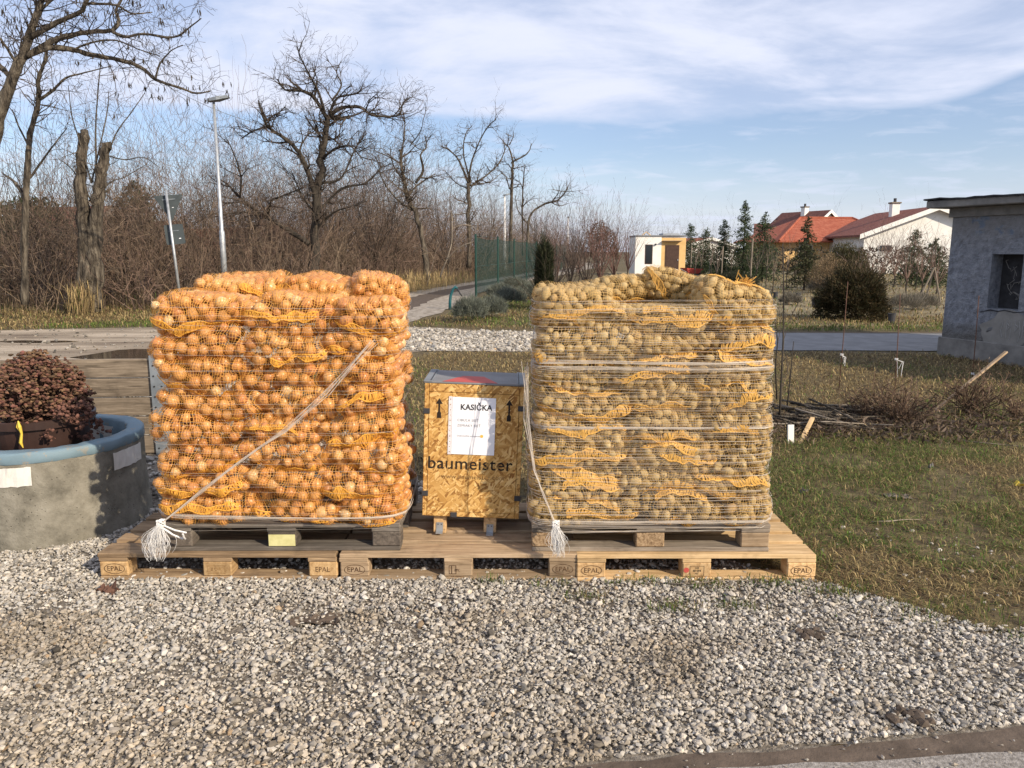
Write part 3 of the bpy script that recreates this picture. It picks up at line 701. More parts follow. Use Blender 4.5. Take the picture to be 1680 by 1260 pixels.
k2 = W(912, 860, 3.585); tail(w2, [W(861, 600, 3.72), W(866, 690, 3.66), W(878, 772, 3.61), W(893, 815, 3.59), k2], k2, 2, .165, .017)
for px0, py0, px1, py1 in ((268, 862, 306, 874), (266, 866, 300, 884), (300, 876, 304, 884)):
    a, b = Vector(W(px0, py0, 3.59)), Vector(W(px1, py1, 3.62)); mb = MB(); mb.tube([a, (a + b) / 2 + Vector((0, -.004, -.004)), b], .005, 5); mb.build('loose_end', M['white'], w1)

# ------------------------------------------------------------------ the chipboard crate with its notice
BX, BY, BW, BH, BD = -.225, .27, .515, .715, .36
cr = empty('wooden_crate', (BX, BY, .1445 + .005), (0, R(2.3), 0), 'chipboard crate on legs with grey lid and stencilled lettering between the stacks', 'crate')
zb = .095
MB().box(-BW / 2 + .018, BW / 2 - .018, -.0, BD, zb, zb + BH, .003).build('body', M['osb'], cr)
MB().box(-BW / 2 + .024, BW / 2 - .024, -.012, -.001, zb + .028, zb + BH - .045, .002).build('front_panel', M['osb'], cr)
for s in (-1, 1):
    MB().box(s * BW / 2 - (.0 if s > 0 else -.0) - (.022 if s > 0 else 0), s * BW / 2 + (.022 if s < 0 else 0), -.010, BD, zb, zb + BH, .002).build('side_board', M['osb'], cr)
MB().box(-BW / 2 + .0235, BW / 2 - .0235, -.010, -.001, zb + BH - .043, zb + BH, .002).build('top_batten', M['osb'], cr)
MB().box(-BW / 2 + .0235, BW / 2 - .0235, -.010, -.001, zb, zb + .026, .002).build('bottom_batten', M['osb'], cr)
lid = MB().box(-BW / 2 - .004, BW / 2 + .008, -.012, BD + .01, zb + BH + .002, zb + BH + .012, .002).build('lid', M['lid_grey'], cr)
lz = zb + BH + .0132
mb = MB(); mb.add([(-.17, -.010, lz), (.12, -.010, lz), (.04, .19, lz), (-.07, .19, lz)], [(0, 1, 2, 3)]); mb.build('red_print', M['red_paint'], lid)
for s in (-1, 1):
    q = s * (BW / 2 - .015); MB().box(q - .022, q + .022, -.0145, BD + .012, lz - .004, lz + .002, .001).build('corner_strip', M['grey_steel'], cr)
    MB().box(s * (BW / 2 - .03) - .003, s * (BW / 2 - .03) + .003, -.005, BD - .02, lz + .0022, lz + .0035, 0).build('strip_edge', M['dark_tape'], cr)
for (x, z) in ((-BW / 2 + .012, zb + BH - .145), (BW / 2 - .012, zb + BH - .115), (-BW / 2 + .012, zb + .125), (BW / 2 - .012, zb + .115), (-.09, zb + .012)):
    MB().box(x - .017, x + .017, -.0155, -.0125, z - .014, z + .014, .001).build('corner_clip', M['dark_tape'], cr)
for (x, ex) in ((-.165, .012), (.105, .004)):
    for y in (.02, BD - .09):
        lg = MB().box(x - .034, x + .034, y, y + .07, -ex - (.0 if x < 0 else -.006), zb - .001, .003).build('leg', M['fresh_wood_z'], cr)
        if y < .1:
            mb = MB(); mb.box(x - .018, x + .018, y - .004, y - .001, .0, .05); mb.box(x - .018, x + .018, y - .042, y - .004, .0, .004)
            br = mb.build('bracket', M['steel'], lg)
            mb = MB()
            for q in (-.009, .009): mb.add([(v[0] + x + q, v[2] + y - .0045, v[1] + .04) for v in MB().lathe([(0, 0), (.0035, 0), (.0035, .003), (0, .003)], 8).v], MB().lathe([(0, 0), (.0035, 0), (.0035, .003), (0, .003)], 8).f)
            mb.build('screw', M['dark_tape'], br)
link('lettering', text_mesh('baumeister', .094, M['ink'], sx=1.0, spacing=1.06, offset=.0006), cr, (-.012, -.0135, zb + .292))
for x in (-.234, -.128, -.014, .078, .136, .178): MB().box(x - .0018, x + .0018, -.0145, -.0138, zb + .255, zb + .33).build('stencil_bridge', M['osb'], cr)
link('lettering', text_mesh('www.baumeister.com', .036, M['faded_ink'], sx=1.0, spacing=1.05), cr, (.005, -.0135, zb + .222))
def arrow(mb, x, z, h):
    mb.add([(x, 0, z + h), (x - .018, 0, z + h - .03), (x - .0045, 0, z + h - .03), (x - .0045, 0, z + .035), (x - .010, 0, z + .028), (x - .011, 0, z), (x + .011, 0, z), (x + .010, 0, z + .028), (x + .0045, 0, z + .035), (x + .0045, 0, z + h - .03), (x + .018, 0, z + h - .03)], [tuple(range(11))])
for x, z, h in ((-.180, zb + .535, .105), (.183, zb + .53, .115)):
    mb = MB(); arrow(mb, x, z, h); mb.build('arrow', M['ink'], cr, (0, -.0136, 0))
nt_ = empty('paper_notice', cr.location, (0, R(2.3), 0), 'white paper notice in a clear sleeve stuck on the chipboard crate', 'notice')
px0, px1, pz0, pz1 = -.112, .113, zb + .345, zb + .65
sh = MB().box(px0, px1, -.0160, -.0140, pz0, pz1).build('sheet', M['paper'], nt_)
M['sleeve'] = noisy('sleeve_strip', [(0.4, (.62, .58, .60)), (0.7, (.80, .77, .80))], 60, 0.3)
MB().box(px0 - .019, px0 - .001, -.0156, -.0138, pz0 - .002, pz1 + .002).build('binding_strip', M['sleeve'], nt_)
mb = MB()
for k in range(11):
    for v in [MB().lathe([(0, 0), (.0028, 0)], 8)]: mb.add([(a[0] + px0 - .010, -.0158, a[1] + pz0 + .012 + k * .028) for a in v.v], v.f)
mb.build('punch_hole', M['faded_ink'], nt_)
M['print'], _, _ = mat('print_grey', (.035, .035, .04), .8); M['print_soft'], _, _ = mat('print_soft', (.18, .18, .20), .8)
link('lettering', text_mesh('KASIČKA', .042, M['print'], sx=.95, offset=.0011, spacing=1.02), nt_, (.012, -.0168, pz1 - .053))
link('lettering', text_mesh('CIBUĽA SIEŤ', .0185, M['print_soft'], align='LEFT', spacing=1.08), nt_, (px0 + .027, -.0168, pz1 - .122))
link('lettering', text_mesh('ZEMIAKY SIEŤ', .0185, M['print_soft'], align='LEFT', spacing=1.08), nt_, (px0 + .027, -.0168, pz1 - .150))
link('lettering', text_mesh('Dobrovoľný príspevok', .0125, M['print_soft'], align='LEFT', spacing=1.05), nt_, (px0 + .027, -.0168, pz1 - .205))
M['coin'], _, _ = mat('coin_orange', (.75, .42, .08), .6)
v = MB().lathe([(0, 0), (.0085, 0)], 16); c = MB().add([(a[0], a[2], a[1]) for a in v.v], v.f).build('printed_smiley', M['coin'], nt_, (px0 + .157, -.0168, pz1 - .204))
# ------------------------------------------------------------------ ground, roads
poly('ground', [(-900, -60), (900, -60), (900, 1800), (-900, 1800)], 0, M['soil'], 0, 900)
YARD = [(-9, -2.2), (-2, -2.1), (-.6, -1.7), (.31, -1.42), (1.1, -1.34), (1.78, -1.24), (2.6, -1.1), (3.3, -.92), (2.7, -.75), (2.05, -.52), (1.75, -.22), (1.45, .0), (1.2, .25), (.9, .6), (.6, .95), (-.4, 1.2), (-.9, 2.2), (-1.6, 3.4), (-2.2, 4.6), (-3.4, 6.5), (-9, 6.9)]
poly('gravel_yard', YARD, .004, M['fines'], .04, .25, 2)
poly('dirt_verge', [(-9, -2.4), (-2, -2.3), (.0, -1.62), (.65, -1.47), (1.7, -1.38), (3.4, -1.08), (9, -.6), (9, -.45), (3.3, -.90), (2.6, -1.08), (1.78, -1.22), (1.1, -1.32), (.31, -1.40), (-.6, -1.66), (-2, -2.06), (-9, -2.16)], .008, M['mud'], .012, .12, 3)
poly('near_road', [(-30, -2.35), (-2, -2.25), (.0, -1.57), (.65, -1.44), (1.7, -1.355), (3.4, -1.05), (9, -.5), (30, 2), (30, -30), (-30, -30)], .012, M['asphalt_near'], .008, .15, 4)
DIRT = [(-60, 6.6), (-9, 6.8), (-5, 7.2), (-3.2, 7.9), (-1.8, 8.9), (-.8, 9.3), (-.9, 12.6), (-2.4, 13.3), (-3.0, 15.5), (-5.2, 17.0), (-7, 13.4), (-12, 12.2), (-60, 11.5)]
poly('dirt_road', DIRT, .004, M['dirt'], .12, .5, 5)
LANE = [(-2.2, 9.0), (-.6, 8.95), (.8, 8.9), (2.2, 9.0), (3.9, 9.1), (4.2, 12.0), (2.0, 11.9), (.4, 12.1), (-.9, 12.3), (-2.6, 13.2), (-3.1, 11.5)]
poly('gravel_lane', LANE, .009, M['lane'], .09, .3, 6)
poly('asphalt_road', [(3.3, 9.12), (30, 8.4), (30, 11.0), (8, 11.75), (3.6, 11.95)], .013, M['asphalt'], .02, .3, 7)
poly('road_kerb_edge', [(3.6, 11.97), (8, 11.77), (30, 11.02), (30, 11.14), (8, 11.9), (3.6, 12.1)], .02, M['mud'], .01, .3, 8)
TRACK = [(-5.6, 14.6), (-2.6, 13.6), (-1.9, 17), (-1.55, 22), (-1.2, 28), (.2, 36), (3.4, 50), (8.5, 75), (14, 110), (10, 110), (4.6, 75), (.2, 50), (-2.6, 36), (-3.9, 29), (-4.9, 23), (-5.6, 18)]
poly('gravel_track', TRACK, .013, M['lane'], .12, .6, 9)
poly('track_middle', [(-4.6, 14.6), (-3.4, 14.4), (-2.9, 18), (-2.7, 23), (-2.2, 29), (-.9, 36), (1.9, 50), (6.6, 75), (6.0, 75), (1.2, 50), (-1.7, 36), (-3.1, 29), (-3.7, 23), (-4.0, 18)], .018, M['mud'], .08, .5, 10)
poly('garden_soil', [(2.6, 13.4), (40, 12.6), (60, 60), (8, 60), (2.5, 26)], .006, M['dry_ground'], .2, 1.0, 11)
def puddle_mat():
    m, nt, b = mat('puddle_water', (.045, .035, .026), .06, spec=0.5); b.inputs['IOR'].default_value = 1.33
    mp = coords(nt, 'World'); bumpn(nt, b, noise(nt, mp, 5, 2), .04, .01); return m
M['puddle'] = puddle_mat()
poly('puddle', [(-6.9, 8.2), (-6.1, 8.0), (-5.0, 8.15), (-4.3, 8.6), (-4.6, 9.2), (-5.6, 9.5), (-6.6, 9.15)], .011, M['puddle'], .07, .25, 12)
poly('puddle', [(-9.6, 10.3), (-8.6, 10.2), (-7.9, 10.35), (-8.3, 10.5), (-9.2, 10.52)], .011, M['puddle'], .05, .25, 13)

# ------------------------------------------------------------------ gravel stones: countless, one object
def ico():
    p = (1 + 5 ** .5) / 2
    V = np.array([(-1, p, 0), (1, p, 0), (-1, -p, 0), (1, -p, 0), (0, -1, p), (0, 1, p), (0, -1, -p), (0, 1, -p), (p, 0, -1), (p, 0, 1), (-p, 0, -1), (-p, 0, 1)], float)
    F = np.array([(0, 11, 5), (0, 5, 1), (0, 1, 7), (0, 7, 10), (0, 10, 11), (1, 5, 9), (5, 11, 4), (11, 10, 2), (10, 7, 6), (7, 1, 8), (3, 9, 4), (3, 4, 2), (3, 2, 6), (3, 6, 8), (3, 8, 9), (4, 9, 5), (2, 4, 11), (6, 2, 10), (8, 6, 7), (9, 8, 1)])
    return V / np.linalg.norm(V[0]), F
def rotm(rg, n, flat_=0.35):
    a = rg.uniform(0, 2 * pi, n); b = rg.normal(0, flat_, n); c = rg.normal(0, flat_, n)
    ca, sa, cb, sb, cc, sc = np.cos(a), np.sin(a), np.cos(b), np.sin(b), np.cos(c), np.sin(c); z = np.zeros(n); o = np.ones(n)
    m = lambda *r: np.stack([np.stack(q, -1) for q in r], -2)
    return m((ca, -sa, z), (sa, ca, z), (z, z, o)) @ m((cb, z, sb), (z, o, z), (-sb, z, cb)) @ m((o, z, z), (z, cc, -sc), (z, sc, cc))
OCT = (np.array([(1, 0, 0), (-1, 0, 0), (0, 1, 0), (0, -1, 0), (0, 0, 1), (0, 0, -1)], float) * 1.12, np.array([(0, 2, 4), (2, 1, 4), (1, 3, 4), (3, 0, 4), (2, 0, 5), (1, 2, 5), (3, 1, 5), (0, 3, 5)]))
def stones(name, X, Y, Z, size, rg, colf, split=.0115):
    big = size > split
    for sel, fine in ((big, True), (~big, False)):
        if sel.sum(): stone_set(name, X[sel], Y[sel], Z[sel], size[sel], rg, colf[sel], fine)
def stone_set(name, X, Y, Z, size, rg, colf, fine):
    n = len(X); V0, F0 = ico() if fine else OCT; var = []
    for i in range(14):
        q = V0 * (1 + rg.uniform(-.30, .22, (len(V0), 1))) + (0 if fine else rg.uniform(-.34, .34, V0.shape)); var.append(q * np.array([1, rg.uniform(.55, .95), rg.uniform(.42, .75)]))
    S = np.array(var)[rg.integers(0, 14, n)] * size[:, None, None]
    nv = V0.shape[0]; nf = len(F0)
    S = np.einsum('nij,nkj->nki', rotm(rg, n, .24), S) + np.stack([X, Y, Z], -1)[:, None]
    F = (F0[None] + nv * np.arange(n)[:, None, None]).reshape(-1, 3)
    return tag(link(name, npmesh(name, S.reshape(-1, 3), F, M['stone'], False, np.repeat(colf, nf, 0))), kind='stuff')
rg = np.random.default_rng(8)
def scatter(x0, x1, y0, y1, dens, poly_): 
    n = int((x1 - x0) * (y1 - y0) * dens); X = rg.uniform(x0, x1, n); Y = rg.uniform(y0, y1, n); k = inside(X, Y, poly_); return X[k], Y[k]
def stone_cols(n, X, Y, warm=0.0):
    v = np.clip(rg.normal(.385, .09, n), .12, .62); dark = rg.random(n) < .10; v[dark] *= .45
    dirt = vnoise(X, Y, .75, 4) * .6 + vnoise(X, Y, .22, 9) * .4; dirt = np.clip((dirt - .52) * 4, 0, 1) * (Y < -.35)
    v = v * (1 - .22 * dirt)
    w = rg.normal(.5, .35, n)[:, None]
    c = v[:, None] * (np.array([1.0, .95, .87]) * (1 - w) + np.array([1.0, .89, .74]) * w)
    left = np.clip((-Y - .75) * 1.6, 0, 1) * np.clip(.6 - X * .35, 0, 1); c = c * (1 - np.maximum(dirt, left * .8)[:, None] * np.array([.10, .17, .26]))
    rust = rg.random(n) < .008; c[rust] = c[rust] * np.array([.95, .78, .6]); return c
NEAR = [(-3.4, -2.0), (-2, -2.0), (-.6, -1.66), (.31, -1.38), (1.1, -1.30), (1.78, -1.20), (2.6, -1.06), (3.4, -.84), (2.7, -.70), (2.05, -.46), (1.75, -.18), (1.5, .0), (1.2, .2), (.6, .9), (-.4, 1.2), (-1.0, 2.2), (-1.6, 3.0), (-3.4, 3.0)]
X, Y = scatter(-3.2, 3.4, -1.75, 1.0, 10000, NEAR); k = np.abs(X) < (Y + 3.65) * .70 + .35; X, Y = X[k], Y[k]
thin = np.clip((vnoise(X, Y, .33, 21) * .6 + vnoise(X, Y, .11, 22) * .4 - .16) * 3.4, .5, 1); edge = np.clip((-.08 * X + -1.06 + .12 - Y) * -6 + .45, .25, 1)
under = (Y > .02) & (X > -2.05) & (X < 1.5)
k = (rg.random(len(X)) < thin * 1.0) & ~(under & (rg.random(len(X)) < .72)); X, Y = X[k], Y[k]
sz = np.clip(rg.lognormal(-4.90, .34, len(X)), .0042, .022); Z = .005 + sz * rg.uniform(.2, .75, len(X)) + (rg.random(len(X)) < .3) * .007
print('stones', len(X))
stones('gravel', X, Y, Z, sz, rg, stone_cols(len(X), X, Y))
X, Y = scatter(-4.5, 0, 1.0, 5.8, 420, YARD); sz = np.clip(rg.lognormal(-4.1, .4, len(X)), .008, .04)
stones('gravel', X, Y, .006 + sz * .4, sz, rg, stone_cols(len(X), X, Y))
X, Y = scatter(-3.2, 4.2, 8.8, 13.3, 300, LANE); sz = np.clip(rg.lognormal(-3.85, .4, len(X)), .012, .055)
stones('gravel', X, Y, .010 + sz * .35, sz, rg, stone_cols(len(X), X, Y))
X, Y = scatter(-14, -2, 6.8, 13.2, 14, DIRT); k = ~inside(X, Y, [(-7.1, 8.2), (-6.1, 7.85), (-5.0, 8.0), (-4.1, 8.6), (-4.5, 9.35), (-5.6, 9.65), (-6.8, 9.2)]); X, Y = X[k], Y[k]; sz = np.clip(rg.lognormal(-4.0, .5, len(X)), .01, .05)
stones('gravel', X, Y, .006 + sz * .3, sz, rg, stone_cols(len(X), X, Y) * .6)
X, Y = scatter(1.0, 4.4, -1.0, 1.0, 60, [(1.4, 0), (1.8, -.25), (2.2, -.6), (3.4, -.8), (4.2, -.4), (3.2, .3), (2.0, .9)]); sz = np.clip(rg.lognormal(-4.5, .4, len(X)), .006, .02)
stones('gravel', X, Y, .004 + sz * .35, sz, rg, stone_cols(len(X), X, Y))
X, Y = scatter(-9, 9, -2.2, -1.25, 200, [(-3, -1.9), (3, -1.9), (3.4, -1.05), (1.9, -1.16), (.6, -1.32), (-.6, -1.40), (-3, -1.42)]); sz = np.clip(rg.lognormal(-5.2, .4, len(X)), .003, .011)
stones('grit', X, Y, .012 + sz * .3, sz, rg, stone_cols(len(X), X, Y) * .9, 1)

# ------------------------------------------------------------------ grass
STRAW = np.array([.29, .22, .105]); GREEN = np.array([.085, .135, .026]); BROWN = np.array([.125, .080, .042]); OLIVE = np.array([.15, .14, .05])
def grass(name, X, Y, ln, wd, lay, gf, rg, z0=0.0, palette=None, keep=None):
    """one curved blade (two triangles) per point; lay 0 upright .. 1 flat; gf green share per point"""
    n = len(X); a = rg.uniform(0, 2 * pi, n); L = ln * rg.uniform(.5, 1.4, n); el = np.clip(rg.normal(1.25 * (1 - lay) + .18, .3, n), .06, 1.5)
    dx, dy = np.cos(a), np.sin(a); h = np.sin(el) * L; q = np.cos(el) * L
    B = np.stack([X, Y, np.full(n, z0)], -1); side = np.stack([-dy, dx, np.zeros(n)], -1) * (wd * rg.uniform(.6, 1.4, n))[:, None] / 2
    mid = B + np.stack([dx * q * .4, dy * q * .4, h * .7], -1); tip = B + np.stack([dx * q, dy * q, h * rg.uniform(.75, 1.0, n)], -1)
    V = np.stack([B, mid + side, mid - side, tip], 1).reshape(-1, 3)
    i = 4 * np.arange(n)[:, None]; F = np.concatenate([i + np.array([0, 1, 2]), i + np.array([2, 1, 3])], 1).reshape(-1, 3)
    g = rg.random(n) < gf; o = rg.random(n) < .35
    p0, p1, p2 = palette or (STRAW, GREEN, BROWN)
    c = np.where(g[:, None], np.where(o[:, None], OLIVE, p1), np.where(o[:, None], p2, p0)) * np.clip(rg.lognormal(0, .38, (n, 1)), .3, 1.9)
    return tag(link(name, npmesh(name, V, F, M['blade'], False, np.repeat(c, 2, 0))), kind='stuff')
LAWN = [(1.35, .1), (1.8, -.25), (2.15, -.55), (2.8, -.75), (3.6, -.8), (7, -.2), (12, 2), (12, 8.2), (3.4, 8.95), (.8, 8.8), (-1.2, 8.8), (-2.6, 6.2), (-1.6, 3.6), (-.8, 1.9), (0, 1.2), (.8, .9)]
def patch(X, Y, s=1.0): return vnoise(X, Y, .9 * s, 31) * .6 + vnoise(X, Y, .27 * s, 32) * .4
X, Y = scatter(1.3, 5.2, -.85, 3.2, 7500, LAWN); p = patch(X, Y); bare = vnoise(X, Y, .45, 35) * .6 + vnoise(X, Y, .14, 36) * .4
nearpath = np.clip((Y + .62 - .12 * (X - 2)) * 2.2, .12, 1)
k = rg.random(len(X)) < np.clip((bare - .22) * 3.2, .15, 1) * nearpath; X, Y, p = X[k], Y[k], p[k]
grass('grass', X, Y, .060, .0042, .84, np.clip((p - .44) * 3.6, .04, .70), rg, .003)
X, Y = scatter(1.5, 5.2, -.4, 3.0, 900, LAWN); k = patch(X, Y) > .55; X, Y = X[k], Y[k]
grass('grass', X, Y, .06, .0045, .45, np.full(len(X), .6), rg, .003)
X, Y = scatter(-2.6, 8.5, 1.0, 8.9, 1500, LAWN); k = (Y > 3.0) | (X < 1.4); X, Y = X[k], Y[k]; p = patch(X, Y, 1.6)
grass('grass', X, Y, .075, .008, .74, np.clip((p - .50) * 1.4, .03, .5), rg, .003)
# tufts along the pallets and the edge of the gravel
tx, ty = [], []
for cx_, cy_, n, s in ((.95, -.06, 260, .10), (1.32, -.05, 260, .08), (.62, -.04, 160, .08), (-.1, -.05, 60, .05), (.75, -.33, 140, .06), (1.05, -.30, 90, .07), (.35, -.22, 90, .06), (2.0, -.36, 420, .16), (2.35, -.58, 380, .14), (1.6, -.15, 320, .10), (2.9, -.72, 300, .15), (1.5, .2, 260, .12), (.2, -.08, 80, .08)):
    tx.append(rg.normal(cx_, s, n)); ty.append(rg.normal(cy_, s * .45, n))
X, Y = np.concatenate(tx), np.concatenate(ty); k = ~((Y > -.012) & (X < 1.52)); X, Y = X[k], Y[k]
grass('grass', X, Y, .05, .0035, .3, np.full(len(X), .75), rg, .004)
VERGE = [(-20, 11.4), (-12, 12.0), (-7, 13.1), (-5.6, 14.8), (-5.4, 18), (-6.4, 22), (-20, 18.5)]
X, Y = scatter(-20, -5, 11, 22, 330, VERGE); p = patch(X, Y, 3)
grass('grass', X, Y, .13, .016, .42, np.clip((p - .42) * 3, .10, .9), rg, .003)
ISLE = [(-2.4, 13.4), (-.8, 12.7), (.6, 12.3), (3.0, 12.2), (3.0, 24), (.8, 33), (-.8, 28), (-1.3, 20), (-1.7, 16)]
X, Y = scatter(-2.4, 3, 12, 33, 330, ISLE); p = patch(X, Y, 2)
grass('grass', X, Y, .10, .015, .5, np.clip((p - .30) * 2.2, .15, .9), rg, .003)
X, Y = scatter(2.4, 16, 12.1, 16.4, 330, [(2.5, 12.3), (16, 11.8), (16, 15.2), (2.5, 16.2)])
grass('grass', X, Y, .11, .016, .45, np.clip((14.2 - Y) * .5, .12, .85), rg, .003)
X, Y = scatter(2.6, 34, 15, 50, 26, [(2.6, 15), (16, 14.6), (34, 40), (34, 50), (6, 50)])
grass('grass', X, Y, .15, .03, .5, np.full(len(X), .18), rg, .003)
# straw-coloured tall grass beside the track
def tuft(x, y, n, s, h, lab):
    X, Y = rg.normal(x, s, n), rg.normal(y, s, n); o = grass('dry_grass', X, Y, h, .016, .12, np.full(n, .05), rg, 0, (np.array([.40, .30, .15]), GREEN, np.array([.27, .19, .10])))
    return o
for x, y, n, s, h in ((-5.2, 24.5, 420, .55, .75), (-4.3, 27.5, 500, .6, .8), (-3.9, 30, 400, .6, .75), (-3.2, 33.5, 320, .7, .7), (-6.2, 23, 260, .5, .6), (-10.9, 15.9, 260, .16, .85), (-13.2, 15.2, 120, .3, .5), (-8.2, 16.4, 160, .4, .5)): tuft(x, y, n, s, h, '')

# ------------------------------------------------------------------ branch generator
class Segs:
    def __init__(s): s.d = []
    def add(s, p, q, r0, r1): s.d.append((*p, *q, r0, r1))
    def arrays(s): return np.array(s.d, dtype=np.float64)
def tubes(A, k=3):
    P, Q, r0, r1 = A[:, :3], A[:, 3:6], A[:, 6], A[:, 7]; D = Q - P; D /= np.linalg.norm(D, axis=1, keepdims=True) + 1e-9
    up = np.where(np.abs(D[:, 2:3]) < .9, np.array([[0, 0, 1.0]]), np.array([[1.0, 0, 0]])); a = np.cross(D, up); a /= np.linalg.norm(a, axis=1, keepdims=True); b = np.cross(D, a)
    an = 2 * pi * np.arange(k) / k; ring = a[:, None] * np.cos(an)[None, :, None] + b[:, None] * np.sin(an)[None, :, None]
    V = np.concatenate([P[:, None] + ring * r0[:, None, None], Q[:, None] + ring * r1[:, None, None]], 1)
    i = np.arange(k); F0 = np.stack([i, (i + 1) % k, k + (i + 1) % k, k + i], 1)
    F = (F0[None] + 2 * k * np.arange(len(A))[:, None, None]).reshape(-1, 4); return V.reshape(-1, 3), F
def ribbons(A, rg):
    P, Q, r0, r1 = A[:, :3], A[:, 3:6], A[:, 6], A[:, 7]; D = Q - P; a = np.cross(D, rg.normal(0, 1, D.shape)); a /= np.linalg.norm(a, axis=1, keepdims=True) + 1e-9
    V = np.stack([P - a * r0[:, None], P + a * r0[:, None], Q + a * r1[:, None], Q - a * r1[:, None]], 1).reshape(-1, 3)
    return V, np.arange(len(V)).reshape(-1, 4)
def norm3(d):
    l = math.sqrt(d[0] ** 2 + d[1] ** 2 + d[2] ** 2) + 1e-9; return (d[0] / l, d[1] / l, d[2] / l)
def grow(out, p, d, L, r, rg, depth, kink=.22, up=.05, seg=.35, nch=2.2, spread=.8, tips=None):
    n = max(2, int(L / seg + .5)); s = L / n; rr = r
    for i in range(n):
        d = norm3((d[0] + rg.gauss(0, kink), d[1] + rg.gauss(0, kink), d[2] + rg.gauss(0, kink) + up))
        q = (p[0] + d[0] * s, p[1] + d[1] * s, p[2] + d[2] * s); r2 = max(r * (1 - .75 * (i + 1) / n), .0032); out.add(p, q, rr, r2)
        if depth > 0:
            c = nch / n; c = int(c) + (rg.random() < c - int(c))
            for _ in range(c):
                e = norm3((d[0] + rg.gauss(0, spread), d[1] + rg.gauss(0, spread), d[2] + rg.gauss(0, spread) + .1))
                grow(out, q, e, L * rg.uniform(.38, .68), max(rr * .62, .0042), rg, depth - 1, kink, up, seg * .7, nch, spread, tips)
        p, rr = q, r2
    if tips is not None: tips.append(p)
def crown(root, A, twigc, seed, thin=.0075):
    rgn = np.random.default_rng(seed); VV, FF, CC = [], [], []; off = 0; k = A[:, 6] > thin
    for S_, kk in ((A[k], 3), (A[~k], 1)):
        if not len(S_): continue
        V, F = tubes(S_, 3) if kk > 1 else ribbons(S_, rgn); VV.append(V); FF.append(F + off); off += len(V)
        CC.append(np.repeat(np.array(twigc)[None] * rgn.uniform(.6, 1.4, (len(S_), 1)), kk, 0))
    return link('crown', npmesh('crown', np.concatenate(VV), np.concatenate(FF), M['twig'], False, np.concatenate(CC)), root)
def limb_tree(name, F, limbs, label, bark, twigc, seed, tw=(9, 1.0, 2), dz=.8, group=None, upk=.03, kink=.25, pods=False, rmin=.0045, cat='tree'):
    """limbs: list of (pixel polyline, r0 px, r1 px[, depth drift]); thick limbs become the trunk, twigs the crown"""
    rg = random.Random(seed); tr = MB(); sg = Segs(); tips = []; base = W(*limbs[0][0][0], F)
    for j, L in enumerate(limbs):
        pts, ra, rb = L[:3]; drift = L[3] if len(L) > 3 else (0 if j == 0 else rg.uniform(-dz, dz))
        n = len(pts); P = []; s = F / 1230
        for i, (a, b) in enumerate(pts): P.append(W(a, b, F + (drift * i / max(1, n - 1))))
        # smooth subdivide
        Q = []
        for i in range(n - 1):
            m = 4
            for k in range(m):
                t = k / m; p0, p1, p2, p3 = P[max(i - 1, 0)], P[i], P[i + 1], P[min(i + 2, n - 1)]
                Q.append(tuple(.5 * ((2 * p1[c]) + (-p0[c] + p2[c]) * t + (2 * p0[c] - 5 * p1[c] + 4 * p2[c] - p3[c]) * t * t + (-p0[c] + 3 * p1[c] - 3 * p2[c] + p3[c]) * t ** 3) + rg.gauss(0, .25 * s * rb) for c in range(3)))
        Q.append(P[-1]); m = len(Q); rad = [(ra + (rb - ra) * i / (m - 1)) * s * rg.uniform(.88, 1.12) for i in range(m)]
        tr.tube(Q, [q * (.82 if F < 25 else .68 if F < 30 else .60) for q in rad], 8 if ra > 3 else 6)
        cnt = int(1.5 * tw[0] * max(.4, sum(math.dist(Q[i], Q[i + 1]) for i in range(m - 1)) / (F * .08)))
        med = int(cnt * .22) if F > 25 else 0
        lo = .35 if j == 0 else .12
        for w_ in range(cnt + med):
            t = lo + (1 - lo) * rg.random() ** .8; i = min(int(t * (m - 1)), m - 2); p = Q[i]; dd = norm3([Q[i + 1][c] - Q[i][c] for c in range(3)])
            e = norm3((dd[0] * .7 + rg.gauss(0, .75), dd[1] * .7 + rg.gauss(0, .75), dd[2] * .7 + rg.gauss(0, .6) + .15))
            if w_ >= cnt: e = norm3((e[0], e[1], e[2] * .5 - .05)); grow(sg, p, e, min(tw[1], 1.0) * rg.uniform(1.1, 1.7), min(.045, max(.02, rad[i] * .5)), rg, 2, kink, upk, .34, 4.0, .7, tips); continue
            grow(sg, p, e, tw[1] * rg.uniform(.5, 1.35), min(.016, max(rad[i] * .24, rmin * F / 22)), rg, tw[2], kink, upk, .30, 2.3, .75, tips)
    bp = (base[0], base[1], max(0, base[2] - .02) * 0)
    root = empty(name, (0, 0, 0), (0, 0, 0), label, cat, group)
    tr.build('trunk', M[bark], root, smooth=True)
    crown(root, sg.arrays(), twigc, seed)
    if pods:
        B = MB()
        for p in rg.sample(tips, min(len(tips), pods)):
            for k in range(rg.randint(1, 4)):
                x, y, z = p[0] + rg.gauss(0, .04), p[1] + rg.gauss(0, .04), p[2]
                B.tube([(x, y, z), (x + rg.gauss(0, .01), y, z - .05), (x + rg.gauss(0, .02), y, z - .11)], [.004, .012, .004], 4)
        tag(B.build('seed_pod', M['bark_dark'], root), kind='stuff')
    return root
TW = (.085, .066, .050); TWD = (.058, .046, .038); TWP = (.15, .115, .085); TWR = (.13, .075, .062)
